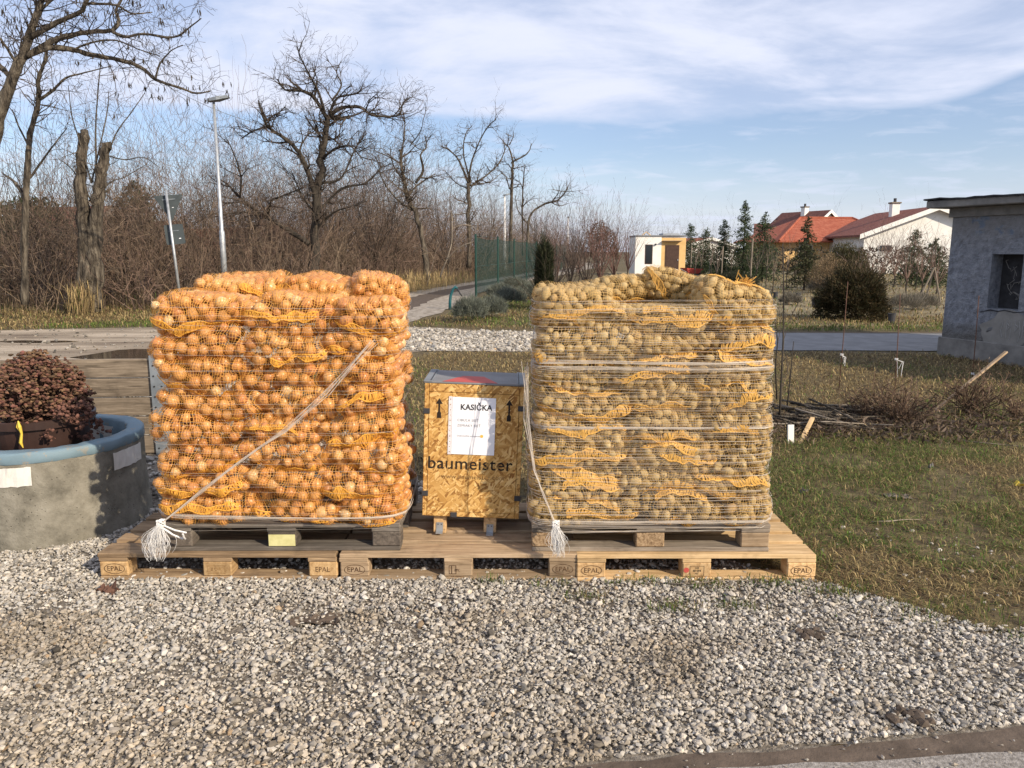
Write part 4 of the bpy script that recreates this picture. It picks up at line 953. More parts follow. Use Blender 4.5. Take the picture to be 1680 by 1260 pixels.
limb_tree('leaning_tree', 16, [
    ([(-45, 505), (-30, 360), (-10, 235), (8, 160), (34, 100), (50, 58), (66, 5), (82, -60)], 15, 4, 0),
    ([(50, 62), (95, 36), (130, 20), (142, 2), (160, -30)], 5, 2.5), ([(140, 6), (190, 8), (215, 22), (250, 20)], 2.5, 1),
    ([(40, 95), (75, 73), (115, 58), (150, 52), (185, 49), (196, 34), (190, 18), (205, -10)], 6, 2),
    ([(180, 50), (205, 60), (235, 56), (285, 61), (310, 46), (330, 30)], 3.2, 1), 
    ([(44, 92), (78, 79), (110, 80), (150, 90), (195, 98), (230, 110), (255, 130), (292, 143), (322, 153), (346, 149)], 6, 1.2),
    ([(255, 130), (262, 105), (280, 84), (300, 74)], 2, .8), ([(120, 82), (150, 70), (190, 66), (225, 80), (262, 92)], 2.2, .8),
    ([(20, 130), (-10, 95), (-35, 50)], 5, 2), ([(62, 20), (90, -5), (120, -30)], 3, 2), ([(30, 108), (5, 70), (-20, 40)], 3, 1), ([(68, 0), (45, -20), (30, -60)], 3, 1)],
    'tall leaning bare tree with long arching limbs and hanging seed pods', 'bark', TWD, 3, (8, .75, 2), .8, None, .0, .27, 150)
limb_tree('slender_tree', 18, [([(42, 500), (40, 400), (44, 300), (47, 235), (60, 180), (64, 150), (62, 130), (75, 95), (82, 62)], 7, 2, 0), ([(66, 163), (88, 147), (108, 128), (140, 119), (185, 108)], 3, .8),
    ([(42, 330), (25, 300), (5, 285)], 4, 1.5), ([(47, 240), (30, 205), (20, 180)], 2, .8), ([(44, 300), (65, 270), (90, 235), (110, 210)], 2.4, .8)],
    'slender crooked bare tree standing left of the broken trunk', 'bark', TW, 5, (7, .7, 2), .6)
limb_tree('broken_trunk', 20, [([(150, 508), (149, 460), (148, 420), (147, 370)], 20, 9, 0), ([(142, 508), (140, 440), (136, 360), (134, 300), (135, 245), (138, 213)], 15, 7, 0), ([(156, 508), (157, 440), (159, 355), (164, 310), (170, 272), (181, 240)], 15, 9, 0), ([(133, 260), (131, 235), (131, 219)], 5, 3, 0),
    ([(158, 290), (157, 220), (160, 160), (166, 96)], 2, .7), ([(150, 300), (130, 230), (118, 190), (112, 140)], 1.6, .6), ([(170, 275), (190, 220), (215, 185), (238, 152)], 1.6, .6), ([(176, 255), (205, 262), (235, 258), (262, 275)], 1.5, .6), ([(150, 300), (175, 190), (178, 150)], 1.4, .6), ([(146, 330), (180, 300), (205, 290), (240, 270)], 1.6, .6), ([(150, 330), (120, 280), (95, 260)], 1.6, .6)],
    'thick topped tree trunk broken into two stubs with thin shoots', 'bark', TW, 7, (3, .7, 2), .5)
limb_tree('spreading_tree', 27, [
    ([(516, 472), (516, 420), (519, 345), (525, 280), (531, 230), (537, 195)], 13, 6, 0),
    ([(521, 335), (508, 290), (490, 250), (468, 228), (440, 208), (431, 190), (424, 165)], 7, 1.5), ([(440, 208), (415, 215), (395, 228)], 2.5, 1), ([(446, 208), (452, 192), (470, 172)], 2, .8),
    ([(508, 400), (470, 376), (440, 357), (408, 336), (388, 318), (372, 300)], 6, 1.5), ([(394, 323), (395, 290), (385, 255), (370, 225)], 2.5, .8), ([(440, 357), (445, 330), (468, 320), (490, 310)], 3, 1), ([(440, 352), (400, 348), (360, 352), (335, 345)], 2, .8),
    ([(537, 197), (516, 160), (494, 149), (468, 147), (455, 130)], 5, 1.2), ([(536, 196), (522, 150), (506, 120), (494, 96), (488, 80)], 3.2, .8), ([(516, 160), (520, 130), (512, 110)], 2, .8),
    ([(538, 193), (560, 177), (590, 176), (610, 188), (640, 191), (656, 186), (662, 168), (675, 160)], 4.5, 1), ([(540, 188), (552, 162), (570, 156), (588, 152), (596, 138)], 3.2, 1), ([(545, 165), (560, 140), (552, 118), (560, 100)], 2.4, .8), ([(600, 182), (606, 165), (617, 155)], 2, .8), ([(538, 193), (565, 195), (575, 190)], 5, 2.5),
    ([(528, 262), (550, 244), (575, 240), (595, 262)], 3.5, 1), ([(524, 300), (560, 292), (582, 245), (602, 218)], 3.5, 1), ([(519, 350), (560, 310), (600, 300), (630, 270)], 3.5, 1), ([(518, 380), (545, 350), (590, 335)], 3, 1), ([(516, 350), (495, 320), (478, 280)], 3, 1), ([(531, 230), (510, 205), (500, 190)], 3, 1)],
    'largest spreading bare tree with gnarled dark limbs behind the onion stack', 'bark_dark', TWD, 11, (17, .62, 2), 2.0)
limb_tree('gnarled_tree', 33, [([(702, 460), (695, 400), (682, 350), (668, 325), (660, 280), (656, 245)], 8, 3, 0), ([(682, 300), (694, 280), (690, 255), (700, 240), (697, 222)], 4, 1), ([(658, 260), (663, 222), (664, 195), (655, 165)], 2.6, .8), ([(668, 322), (690, 300), (715, 285)], 3, 1), ([(664, 300), (645, 270), (640, 240)], 2.5, 1), ([(676, 345), (655, 330), (630, 300), (620, 270)], 3, 1), ([(672, 240), (690, 215), (694, 196)], 1.6, .6)],
    'gnarled bare tree with crooked trunk between the spreading tree and fence', 'bark', TW, 13, (14, .7, 2), 1.5)
limb_tree('round_tree', 46, [([(770, 440), (770, 370), (768, 310), (770, 290)], 6, 4, 0), ([(768, 300), (752, 262), (735, 245), (724, 240)], 3, .8), ([(769, 290), (775, 262), (790, 225), (803, 205), (814, 196)], 3, .7), ([(772, 305), (795, 290), (815, 272), (828, 248), (826, 232)], 3, .8), ([(768, 285), (760, 250), (764, 220), (775, 206)], 2.4, .7), ([(775, 300), (800, 300), (822, 285)], 2, .7), ([(770, 310), (748, 300), (735, 285)], 2, .7)],
    'round crowned bare tree behind the first fence posts', 'bark', TW, 17, (16, .72, 2), 1.5)
limb_tree('forked_tree', 52, [([(838, 430), (838, 340), (840, 285), (842, 265)], 5, 3, 0), ([(842, 268), (836, 245), (828, 235), (820, 225)], 2.6, .8), ([(842, 265), (858, 257), (868, 248), (872, 235)], 2.6, .8), ([(836, 310), (830, 290), (822, 284)], 2, .8), ([(836, 238), (842, 224), (842, 215)], 1.4, .6), ([(858, 420), (857, 340), (859, 290), (862, 270)], 3, .8)],
    'thin forked bare tree right of the round crowned tree', 'bark', TW, 19, (10, .7, 2), 1.2)
limb_tree('bent_tree', 48, [([(868, 430), (866, 380), (872, 350), (895, 334), (912, 330), (926, 318), (932, 306)], 4, 1, 0), ([(905, 332), (918, 338), (930, 335)], 1.6, .6), ([(868, 370), (850, 345), (845, 320)], 2, .7), ([(905, 332), (915, 318), (918, 305)], 1.4, .6)],
    'low bare tree with one long limb bent to the right', 'bark', TW, 23, (9, 1.0, 2), 1.2)
limb_tree('pale_sapling', 30, [([(722, 455), (735, 420), (741, 395), (742, 365), (740, 345)], 2.2, 1.2, 0), ([(733, 425), (755, 405), (780, 395), (800, 382), (815, 375)], 1.6, .7), ([(742, 375), (765, 368), (790, 380)], 1.1, .5), ([(700, 470), (712, 425), (718, 395)], 1.1, .5)],
    'pale barked leaning sapling in front of the brown thicket', 'bark_pale', TWP, 29, (6, .8, 1), .8)

# ------------------------------------------------------------------ the bare thicket: one mass nobody could count
def shrub_template(seed, h, n, spread=.5):
    rg = random.Random(seed); s = Segs()
    for _ in range(n):
        a = rg.uniform(0, 2 * pi); lean = rg.uniform(.05, spread)
        grow(s, (rg.gauss(0, .28), rg.gauss(0, .28), 0), norm3((cos(a) * lean, sin(a) * lean, 1)), h * rg.uniform(.55, 1.05), rg.uniform(.009, .018), rg, 2, .16, .03, .42, 2.6, .55)
    return s.arrays()
TPL = [shrub_template(100 + i, 2.9, 11, .9) for i in range(8)]
def thicket(name, pts, rg, tint, k=3, hs=(.75, 1.25), thin=.0075):
    VV, FF, CC = [], [], []; off = 0
    for x, y, sc in pts:
        A = TPL[rg.integers(len(TPL))].copy(); a = rg.uniform(0, 2 * pi); c, s = cos(a), sin(a); f = sc * rg.uniform(*hs)
        for o in (0, 3):
            X, Y = A[:, o].copy(), A[:, o + 1].copy(); A[:, o] = (X * c - Y * s) * sc + x; A[:, o + 1] = (X * s + Y * c) * sc + y; A[:, o + 2] *= f
        A[:, 6:] *= max(1, .6 * sc)
        t = np.array(tint[rg.integers(len(tint))]) * rg.uniform(.75, 1.3); thick = (A[:, 6] > thin)
        for S_, kk in ((A[thick], k), (A[~thick], 1)):
            if not len(S_): continue
            V, F = tubes(S_, k) if kk > 1 else ribbons(S_, rg); VV.append(V); FF.append(F + off); off += len(V)
            CC.append(np.repeat(t[None] * rg.uniform(.6, 1.45, (len(S_), 1)), kk, 0))
    return tag(link(name, npmesh(name, np.concatenate(VV), np.concatenate(FF), M['twig'], False, np.concatenate(CC))), kind='stuff')
TINT = ((.145, .104, .074), (.12, .084, .062), (.175, .130, .092), (.135, .09, .07))
edge_ = [(-19, 15.6), (-14, 16.4), (-9.5, 18.3), (-7.0, 22), (-5.9, 27), (-4.9, 32), (-3.6, 40), (-.9, 50), (3.2, 65), (8, 90)]
pts = []
for i in range(len(edge_) - 1):
    (xa, ya), (xb, yb) = edge_[i], edge_[i + 1]; L = math.dist((xa, ya), (xb, yb)); nx, ny = -(yb - ya) / L, (xb - xa) / L
    far = ya > 38
    for row in range(6 if not far else 4):
        n = int(L / (1.1 if row < 3 else 1.5) / (1 if not far else 1.5))
        for k in range(n):
            t = (k + rg.uniform(-.4, .4)) / n; d = row * 1.35 + rg.uniform(-.4, .5); sc = rg.uniform(.7, 1.1) + row * .11 + (.35 if far else 0)
            pts.append((xa + (xb - xa) * t + nx * d, ya + (yb - ya) * t + ny * d, sc))

thicket('brown_thicket', pts, rg, TINT)
# taller scrub growing up through it
tall = []
for i in range(1, len(edge_) - 1):
    (xa, ya), (xb, yb) = edge_[i], edge_[i + 1]; L = math.dist((xa, ya), (xb, yb)); nx, ny = -(yb - ya) / L, (xb - xa) / L; n = int(L / ((.55 if ya < 22 else .17) if ya < 50 else 1.0))
    for k in range(n):
        t = (k + rg.uniform(-.4, .4)) / n; d = rg.uniform(2.0, 8.5); s = rg.uniform(1.25, 2.1) * (1.0 if ya > 21 else .8) * (1.12 if 26 < ya < 50 else 1.0)
        tall.append((xa + (xb - xa) * t + nx * d, ya + (yb - ya) * t + ny * d, s))
thicket('tall_scrub', tall, rg, ((.15, .108, .082), (.165, .115, .092), (.13, .098, .076)), 3, (.8, 1.15), .016)
# dead leaves, weeds and litter caught in the thicket
def leafmass(name, X, Y, Z, s, cols, rg, m='foliage'):
    n = len(X); d = rg.normal(0, 1, (n, 3)); d /= np.linalg.norm(d, axis=1, keepdims=True); e = np.cross(d, rg.normal(0, 1, (n, 3))); e /= np.linalg.norm(e, axis=1, keepdims=True)
    P = np.stack([X, Y, Z], -1); q = (s * rg.uniform(.5, 1.5, n))[:, None]
    V = np.stack([P - d * q, P + e * q * .45, P + d * q], 1).reshape(-1, 3); F = np.arange(3 * n).reshape(-1, 3)
    c = np.array(cols)[rg.integers(0, len(cols), n)] * rg.uniform(.6, 1.4, (n, 1))
    return npmesh(name, V, F, M[m], False, c)
X = []; Y = []; Z = []
P_ = np.array(pts); n = 64000; i = rg.integers(0, len(P_), n); X = P_[i, 0] + rg.normal(0, .7, n); Y = P_[i, 1] + rg.normal(0, .7, n); Z = np.abs(rg.normal(0, 1.0, n)) * P_[i, 2]
tag(link('dead_leaves', leafmass('dead_leaves', X, Y, Z, .045, [(.13, .09, .06), (.10, .066, .046), (.16, .12, .085), (.085, .058, .042)], rg)), kind='stuff')
P_t = np.array(tall); n = 26000; i = rg.integers(0, len(P_t), n); X = P_t[i, 0] + rg.normal(0, .9, n); Y = P_t[i, 1] + rg.normal(0, .9, n); Z = rg.uniform(.3, 1, n) * 2.6 * P_t[i, 2] * rg.uniform(.5, 1, n)
tag(link('dead_leaves', leafmass('dead_leaves', X, Y, Z, .035, [(.13, .09, .07), (.10, .07, .055), (.16, .11, .085)], rg)), kind='stuff')
n = 26000; i = rg.integers(0, len(P_), n); X = P_[i, 0] + rg.normal(0, .9, n); Y = P_[i, 1] + rg.normal(0, .9, n)
grass('undergrowth', X, Y, .5, .012, .15, np.full(n, .06), rg, 0, (np.array([.17, .125, .08]), GREEN, np.array([.10, .07, .05])))
# low far woodland behind everything
fx = [(x, 60 + 14 * rg.random() + abs(x) * .1, rg.uniform(1.2, 1.9)) for x in np.linspace(-75, 0, 46)] + [(x, 80 + 20 * rg.random(), rg.uniform(1.3, 2.0)) for x in np.linspace(2, 75, 60)]
thicket('distant_woodland', fx, rg, ((.12, .095, .08), (.10, .085, .07), (.10, .10, .075)), 3, (.75, 1.25), 1.0)

# ------------------------------------------------------------------ conifers, shrubs
NEED = ((.052, .078, .036), (.064, .090, .042), (.040, .060, .030), (.085, .096, .048))
def spruce(x, y, h, r, label, seed, dens=1.0, cols=NEED, top=.3, group='young spruces in the garden'):
    rg_ = np.random.default_rng(seed); root = empty('spruce_tree', (x, y, 0), (0, 0, 0), label, 'tree', group)
    MB().tube([(0, 0, 0), (.02, 0, h * .5), (0, 0, h)], [h * .016, h * .010, .008], 6).build('trunk', M['bark_dark'], root)
    X, Y, Z, D = [], [], [], []; nw = int(h / .17)
    for w in range(nw):
        z = h * (.06 + .94 * (w + rg_.uniform(0, 1)) / nw); f = (1 - z / h); L0 = 1.3 * r * (f ** .75) + .05
        for b in range(int(13 + 7 * f)):
            a = rg_.uniform(0, 2 * pi); L = L0 * rg_.uniform(.65, 1.15); m = int((6 + 27 * L) * dens); t = rg_.uniform(.05, 1, m)
            dr = .22 * L * (1 - 2.1 * t) * t if f > .25 else .4 * L * t
            X.append(cos(a) * L * t + rg_.normal(0, .035, m)); Y.append(sin(a) * L * t + rg_.normal(0, .035, m)); Z.append(z + rg_.uniform(-.14, .14) + dr - .10 * L * t + rg_.normal(0, .035, m))
            D.append(np.stack([np.full(m, cos(a)), np.full(m, sin(a)), np.full(m, .1)], -1) + rg_.normal(0, .55, (m, 3)))
    X, Y, Z, D = map(np.concatenate, (X, Y, Z, D)); n = len(X); D /= np.linalg.norm(D, axis=1, keepdims=True)
    e = np.cross(D, rg_.normal(0, 1, (n, 3))); e /= np.linalg.norm(e, axis=1, keepdims=True); q = rg_.uniform(.05, .11, n)[:, None]; P = np.stack([X, Y, Z], -1)
    V = np.stack([P - e * q * .30, P + e * q * .30, P + D * q], 1).reshape(-1, 3)
    c = np.array(cols)[rg_.integers(0, len(cols), n)] * rg_.uniform(.6, 1.5, (n, 1))
    link('crown', npmesh('crown', V, np.arange(3 * n).reshape(-1, 3), M['foliage'], False, c), root); return root
def at(px, F): return ((px - 840) / FOC * F * 1.0 / (ct + .15 * st_), F + CAM_Y)
for px, F, h, r, lab in ((1155, 47, 2.9, .95, 'small dark spruce beside the white and orange hut'), (1186, 45, 3.3, .85, 'slim spruce second to the right of the hut'), (1218, 44, 4.3, .85, 'tallest thin pointed spruce in the row by the hut'),
        (1251, 42, 3.6, .95, 'bushy dark green spruce at the right end of the row'), (1321, 33, 2.95, .70, 'thin olive spruce in front of the red tiled roof'), (1131, 60, 3.6, 1.3, 'blurred spruce standing just behind the hut'),
        (1497, 38, 2.6, .85, 'small spruce in front of the white gabled house'), (1532, 36, 2.1, .80, 'low spruce partly hidden by the grey building')):
    x, y = at(px, F); spruce(x, y, h, r, lab, int(px), 1.0, NEED if px != 1321 else ((.06, .065, .03), (.05, .06, .03), (.075, .07, .04)))
x, y = at(232, 31); spruce(x, y, 4.3, 1.5, 'dark green spruce rising behind the thicket near the traffic sign', 77, 1.0)
def bush(name, x, y, rx, ry, h, n, ln, wd, cols, label, cat, seed, up=.5, core=True, group=None, z0=0.0, stems=True, low=.22):
    rg_ = np.random.default_rng(seed); root = empty(name, (x, y, z0), (0, 0, 0), label, cat, group)
    d = rg_.normal(0, 1, (n, 3)); d /= np.linalg.norm(d, axis=1, keepdims=True); d[:, 2] = np.abs(d[:, 2]) * 1.0 - low * (rg_.random(n) * 2 if low > .3 else 1)
    lump = 1 + .16 * np.sin(d[:, 0] * 5 + seed) * np.cos(d[:, 1] * 4 + d[:, 2] * 5 + seed) + .09 * np.sin(d[:, 0] * 13 + d[:, 2] * 9)
    rr = (rg_.random(n) ** .28) * lump; P = d * rr[:, None] * np.array([rx, ry, h * .62]) + np.array([0, 0, h * .36]); P[:, 2] = np.abs(P[:, 2])
    if name == 'columnar_cypress': P[:, :2] *= (.80 / np.maximum(.42, np.sqrt(1 - np.minimum(d[:, 2], 1) ** 2)))[:, None]; P[:, 2] *= 1 - .10 * np.abs(np.sin(P[:, 0] * 17 + 1)); P[:, 2] *= 1.04
    D = d * (1 - up) + np.array([0, 0, up]) + rg_.normal(0, .35, (n, 3)); D /= np.linalg.norm(D, axis=1, keepdims=True)
    e = np.cross(D, rg_.normal(0, 1, (n, 3))); e /= np.linalg.norm(e, axis=1, keepdims=True); q = (ln * rg_.uniform(.5, 1.4, n))[:, None]
    V = np.stack([P - e * wd / 2, P + e * wd / 2, P + D * q], 1).reshape(-1, 3); c = np.array(cols)[rg_.integers(0, len(cols), n)] * rg_.uniform(.6, 1.45, (n, 1))
    link('foliage', npmesh('foliage', V, np.arange(3 * n).reshape(-1, 3), M['foliage'], False, c), root)
    if stems:
        s = Segs(); r2 = random.Random(seed)
        for _ in range(26): grow(s, (r2.gauss(0, rx * .2), r2.gauss(0, ry * .2), 0), norm3((r2.gauss(0, .7), r2.gauss(0, .7), 1)), h * .85, .012, r2, 1, .15, .02, .15, 2)
        A = s.arrays(); V, F = tubes(A, 3); link('stem', npmesh('stem', V, F, M['twig'], False, np.repeat(np.array([[.05, .04, .03]]), len(F), 0)), root)
    return root
x, y = G(1412, 528); bush('round_thuja', x, y + .55, (.80), .77, 1.42, 24000, .10, .022, ((.040, .034, .016), (.055, .042, .020), (.034, .036, .016), (.075, .052, .024)), 'large round brownish green evergreen bush beyond the road', 'shrub', 3, .35, low=.42)
x, y = at(1200, 28); bush('juniper_bush', x, y, 1.0, .9, .95, 8000, .15, .022, ((.030, .036, .020), (.022, .028, .017), (.045, .042, .026)), 'low dark spreading evergreen bush behind the potato stack', 'shrub', 4, .3)
x, y = at(893, 22); bush('columnar_cypress', x, y, .30, .30, 2.12, 22000, .15, .022, ((.018, .024, .011), (.024, .030, .014), (.040, .040, .019)), 'narrow dark upright cypress beside the green fence', 'shrub', 5, .85, low=.42)
x, y = at(1388, 34); bush('olive_bush', x, y, 1.05, 1.0, 2.25, 8000, .16, .025, ((.075, .068, .030), (.055, .055, .026), (.095, .080, .036)), 'tall olive green bush in front of the red roof', 'shrub', 6, .5)
LAV = ((.150, .165, .135), (.115, .130, .105), (.18, .185, .15), (.09, .10, .075))
for i, (px, py, rx, h, lab) in enumerate(((770, 531, .40, .62, 'rounded grey lavender clump nearest the road with grass around it'), (806, 524, .38, .55, 'grey lavender clump right behind the nearest one'), (838, 505, .50, .62, 'grey lavender clump beside the second fence post'),
        (846, 480, .60, .6, 'grey lavender clump at the foot of the dark cypress'), (822, 492, .5, .55, 'grey lavender clump along the base of the green fence'), (868, 495, .45, .6, 'lavender clump half hidden by the left edge of potato bags'))):
    x, y = G(px, py); bush('lavender_bush', x, y + rx, rx, rx, h, 4200, .16, .011, LAV, lab, 'lavender', 20 + i, .65, group='lavender clumps by the fence', stems=False)
for i, (px, F, rx, h, lab) in enumerate(((1350, 31, .5, .6, 'greyish dead perennial clump near the tan bushes'), (1300, 24, .3, .3, 'small grey tuft on the dry garden soil'), (1490, 21, .55, .5, 'pale grey twiggy mound right of the round evergreen'), (1520, 22, .4, .45, 'pale grey low mound beside the grey building corner'))):
    x, y = at(px, F); bush('dry_perennial', x, y, rx, rx, h, 1800, .18, .012, ((.22, .19, .15), (.16, .14, .11), (.12, .115, .09)), lab, 'dry plant', 40 + i, .6, stems=False, group='dry perennials in the garden')
x, y = at(1360, 30); bush('tan_bush', x, y, .75, .7, 1.75, 3200, .09, .02, ((.30, .21, .12), (.22, .155, .09), (.16, .12, .075)), 'tan dry leaved bush in front of the olive bush', 'shrub', 8, .5)
YT = ('thin bare young tree at the far left edge of the thicket', 'thin bare young tree between the leaning and slender trees', 'thin bare young tree left of the broken trunk', 'thin bare young tree right of the broken trunk', 'thin bare young tree behind the traffic sign', 'thin bare young tree left of the spreading tree', 'thin bare young tree right of the spreading tree', 'thin bare young tree between spreading and gnarled trees', 'thin bare young tree beside the gnarled tree', 'thin bare young tree between gnarled and round crowned trees', 'thin bare young tree right of the round crowned tree', 'thin bare young tree beyond the forked tree')
YP = ((15, 24, 5.2), (75, 26, 5.0), (108, 25, 4.4), (205, 26, 4.6), (262, 27, 3.6), (430, 32, 4.2), (560, 33, 5.2), (615, 34, 5.6), (648, 36, 5.0), (735, 42, 5.4), (800, 50, 6.0), (880, 56, 4.8))
YOUNG = (YT, YP)
# ornamental bare trees right of the fence and garden saplings
def sapling(x, y, h, n, r, label, col, seed, lean=.35, name='bare_sapling', lev=1, group=None, kink=.08, trunk=.2):
    rg_ = random.Random(seed); root = empty(name, (x, y, 0), (0, 0, 0), label, 'tree', group); s = Segs(); zt_ = h * trunk
    MB().tube([(0, 0, 0), (rg_.gauss(0, .02), 0, zt_ * .6), (0, 0, zt_)], [r, r * .9, r * .8], 6).build('trunk', M['bark_dark'], root)
    for _ in range(n):
        a = rg_.uniform(0, 2 * pi); l = rg_.uniform(.1, 1) * lean
        grow(s, (0, 0, zt_ * rg_.uniform(.75, 1.0)), norm3((cos(a) * l, sin(a) * l, 1)), (h - zt_) * rg_.uniform(.7, 1.05), r * .5, rg_, lev, kink, .06, .3, 3.2, .38)
    crown(root, s.arrays(), col, seed)
for i, (px, F, h, lab) in enumerate(((912, 27, 2.2, 'bare ornamental tree right beside the dark cypress'), (936, 26, 2.6, 'bare fan shaped ornamental tree over the left potato bags'), (962, 26, 2.5, 'bare ornamental tree with wide rising branches near the middle'), (985, 31, 3.0, 'reddish bare ornamental tree behind the middle potato bag'), (1008, 36, 3.2, 'reddish bare ornamental tree left of the hut'), (1030, 44, 3.3, 'reddish bare ornamental tree closest to the hut'), (950, 40, 3.4, 'bare ornamental tree further back by the lamp'), (980, 52, 4.0, 'tall brown bare tree far behind the fence'), (915, 36, 3.0, 'bare ornamental tree against the green mesh'))):
    x, y = at(px, F); sapling(x, y, h, 15, .035, lab, TWR if i > 2 else (.085, .065, .055), 60 + i, .85, 'ornamental_tree', 2, 'bare ornamental trees by the fence', .06, .2)
x, y = at(985, 62); bush('brown_leafed_tree', x, y, 1.5, 1.4, 4.6, 5200, .16, .05, ((.105, .060, .034), (.085, .048, .028), (.13, .075, .045)), 'rounded tree that keeps its brown leaves behind the fence', 'tree', 9, .3)
for i, px in enumerate((1012, 1046, 1080, 1100)):
    x, y = at(px, 66 + 4 * i); sapling(x, y, 4.2 - .3 * i, 11, .05, ('grey bare tree behind the reddish trees', 'grey bare tree directly behind the hut roof', 'grey bare tree right behind the white wall', 'grey bare tree near the orange half of the hut')[i], (.10, .085, .075), 90 + i, .8, 'grey_tree', 2, 'grey bare trees behind the hut', .12)
SAPL = ('closest to the orange hut wall', 'behind the red wheelbarrow', 'just right of the red wheelbarrow', 'before the slim spruce', 'between the slim and tallest spruces', 'right of the tallest spruce', 'before the bushy spruce', 'left of the dark sapling stem, far back', 'far back and just left of the tallest dark sapling', 'far back and just right of the tallest dark sapling',
        'below the left end of the orange red roof', 'between the olive spruce and tan bush', 'right behind the olive bush', 'above the round evergreen', 'over the right edge of the round evergreen', 'before the white house, near its left spruce', 'before the white gable, between two spruces', 'near the corner of the grey building')
rs = random.Random(5); k = 0
for px in (1140, 1150, 1166, 1176, 1200, 1231, 1242, 1258, 1270, 1292, 1305, 1340, 1402, 1432, 1450, 1478, 1505, 1528):
    F = rs.uniform(30, 40); x, y = at(px, F); k += 1
    sapling(x, y, rs.uniform(1.7, 2.5), 7, .020, 'thin bare sapling standing ' + SAPL[k - 1], (.15, .12, .10), 200 + k, .45, 'garden_sapling', 1, 'thin saplings in the garden', .12, .45)
for k, (px, F, h) in enumerate(((1445, 30, 2.2), (1490, 29, 2.1), (1515, 30, 2.0), (1468, 34, 2.4), (1540, 28, 1.9), (1420, 27, 1.6))):
    x, y = at(px, F); sapling(x, y, h, 13, .028, ('twiggy brown fruit tree directly right of the round evergreen', 'twiggy brown fruit tree midway between round evergreen and grey building', 'twiggy brown fruit tree beside the tripod stakes', 'tallest twiggy fruit tree, standing behind the round evergreen', 'twiggy fruit tree touching the grey building corner', 'lowest twiggy fruit tree, left above the round evergreen')[k], (.17, .115, .095), 300 + k, 1.0, 'fruit_tree', 2, 'brown fruit trees in the garden', .14, .3)
for k, (px, F, h) in enumerate(YP):
    x, y = at(px, F); sapling(x, y, h, 14, .05, YT[k], TWD if k % 2 else TW, 400 + k, .85, 'young_tree', 2, 'young bare trees in the thicket', .13, .2)
# dark evergreen hedge deep behind the left thicket
n = 9000; X = rg.uniform(-27, -15.5, n); Y = 30 + rg.normal(0, 1.0, n) + (X + 18) * -.1; top = 3.2 + .7 * np.sin(X * 1.1) + .4 * np.sin(X * 2.7); Z = rg.uniform(0, 1, n) ** .7 * top
tag(link('evergreen_hedge', leafmass('evergreen_hedge', X, Y, Z, .22, [(.030, .042, .020), (.045, .052, .026), (.022, .032, .016)], rg)), kind='stuff')
n = 5000; X = rg.uniform(10, 46, n); Y = 52 + rg.normal(0, .5, n); Z = rg.uniform(0, 1.9, n)
tag(link('clipped_hedge', leafmass('clipped_hedge', X, Y, Z, .2, [(.055, .042, .030), (.04, .04, .022), (.075, .055, .04)], rg)), kind='stuff')
# ------------------------------------------------------------------ planter ring, pot and plant
PX, PY = -2.83, .90
RO, RH = .535, .56
ring = empty('concrete_planter', (PX, PY, 0), (0, 0, 0), 'round concrete planter ring with light blue rim and white patches', 'planter')
def wob(mb, s, seed):
    rg_ = random.Random(seed); mb.v = [(x + rg_.gauss(0, s), y + rg_.gauss(0, s), z + rg_.gauss(0, s)) for x, y, z in mb.v]; return mb
wob(MB().lathe([(RO + .012, 0), (RO + .008, .12), (RO, .3), (RO - .002, RH - .050)], 72), .0022, 1).build('wall', M['concrete'], ring, smooth=True)
wob(MB().lathe([(RO - .002, RH - .062), (RO + .0025, RH - .056), (RO + .003, RH - .012), (RO - .004, RH - .003), (RO - .015, RH), (RO - .082, RH), (RO - .092, RH - .004), (RO - .097, RH - .014), (RO - .10, RH - .16)], 72), .0022, 2).build('painted_rim', M['blue_paint'], ring, smooth=True)
wob(MB().lathe([(RO - .10, RH - .16), (RO - .10, .1)], 60), .002, 3).build('inner_wall', M['concrete'], ring, smooth=True)
MB().lathe([(0, .39), (RO - .09, .36)], 40).build('soil', M['soil'], ring)
for a0, a1, z0, z1, r, in_ in ((R(-94), R(-68), RH - .185, RH - .08, RO + .004, 0), (R(-22), R(6), RH - .185, RH - .08, RO + .004, 0), (R(62), R(90), RH - .17, RH - .055, RO - .1035, 1), (R(-160), R(-130), RH - .185, RH - .08, RO + .004, 0)):
    wob(MB().lathe([(r, z0), (r + .001, (z0 + z1) / 2), (r, z1)], 14, a0=a0, a1=a1), .0018, 4).build('white_patch', M['white_paint'], ring)
pot = empty('plant_pot', (PX - .02, PY - .02, .39), (0, 0, 0), 'dark brown plastic plant pot standing inside the concrete ring', 'pot')
MB().lathe([(0, 0), (.235, 0), (.275, .24), (.30, .245), (.305, .29), (.295, .295), (.285, .25), (.28, .24), (0, .24)], 40).build('body', M['pot_brown'], pot, smooth=False)
MB().lathe([(0, .262), (.283, .262)], 30).build('soil', M['mud'], pot)
sx, sy, sz_ = W(32, 712, 4.22)
yt = empty('yellow_tag', (sx, sy, sz_), (0, 0, 0), 'yellow ribbon tag hanging over the brown pot', 'tag')
mb = MB(); mb.tube([(0, 0, .075), (.008, -.004, .04), (.012, 0, 0), (.004, -.004, -.05), (.012, 0, -.08)], [.004, .011, .007, .010, .003], 5); mb.tube([(0, 0, .07), (-.012, 0, .04), (.01, -.003, .01)], .004, 5); mb.build('ribbon', M['tag_yellow'], yt)
rg_ = np.random.default_rng(3)
pl = empty('sedum_plant', (PX - .02, PY - .02, .70), (0, 0, 0), 'dried reddish brown sedum filling the brown pot', 'plant')
M['sedum'] = tinted('sedum', .9)
VV, FF, CC, S = [], [], [], Segs(); off = 0; V0, F0 = ico()
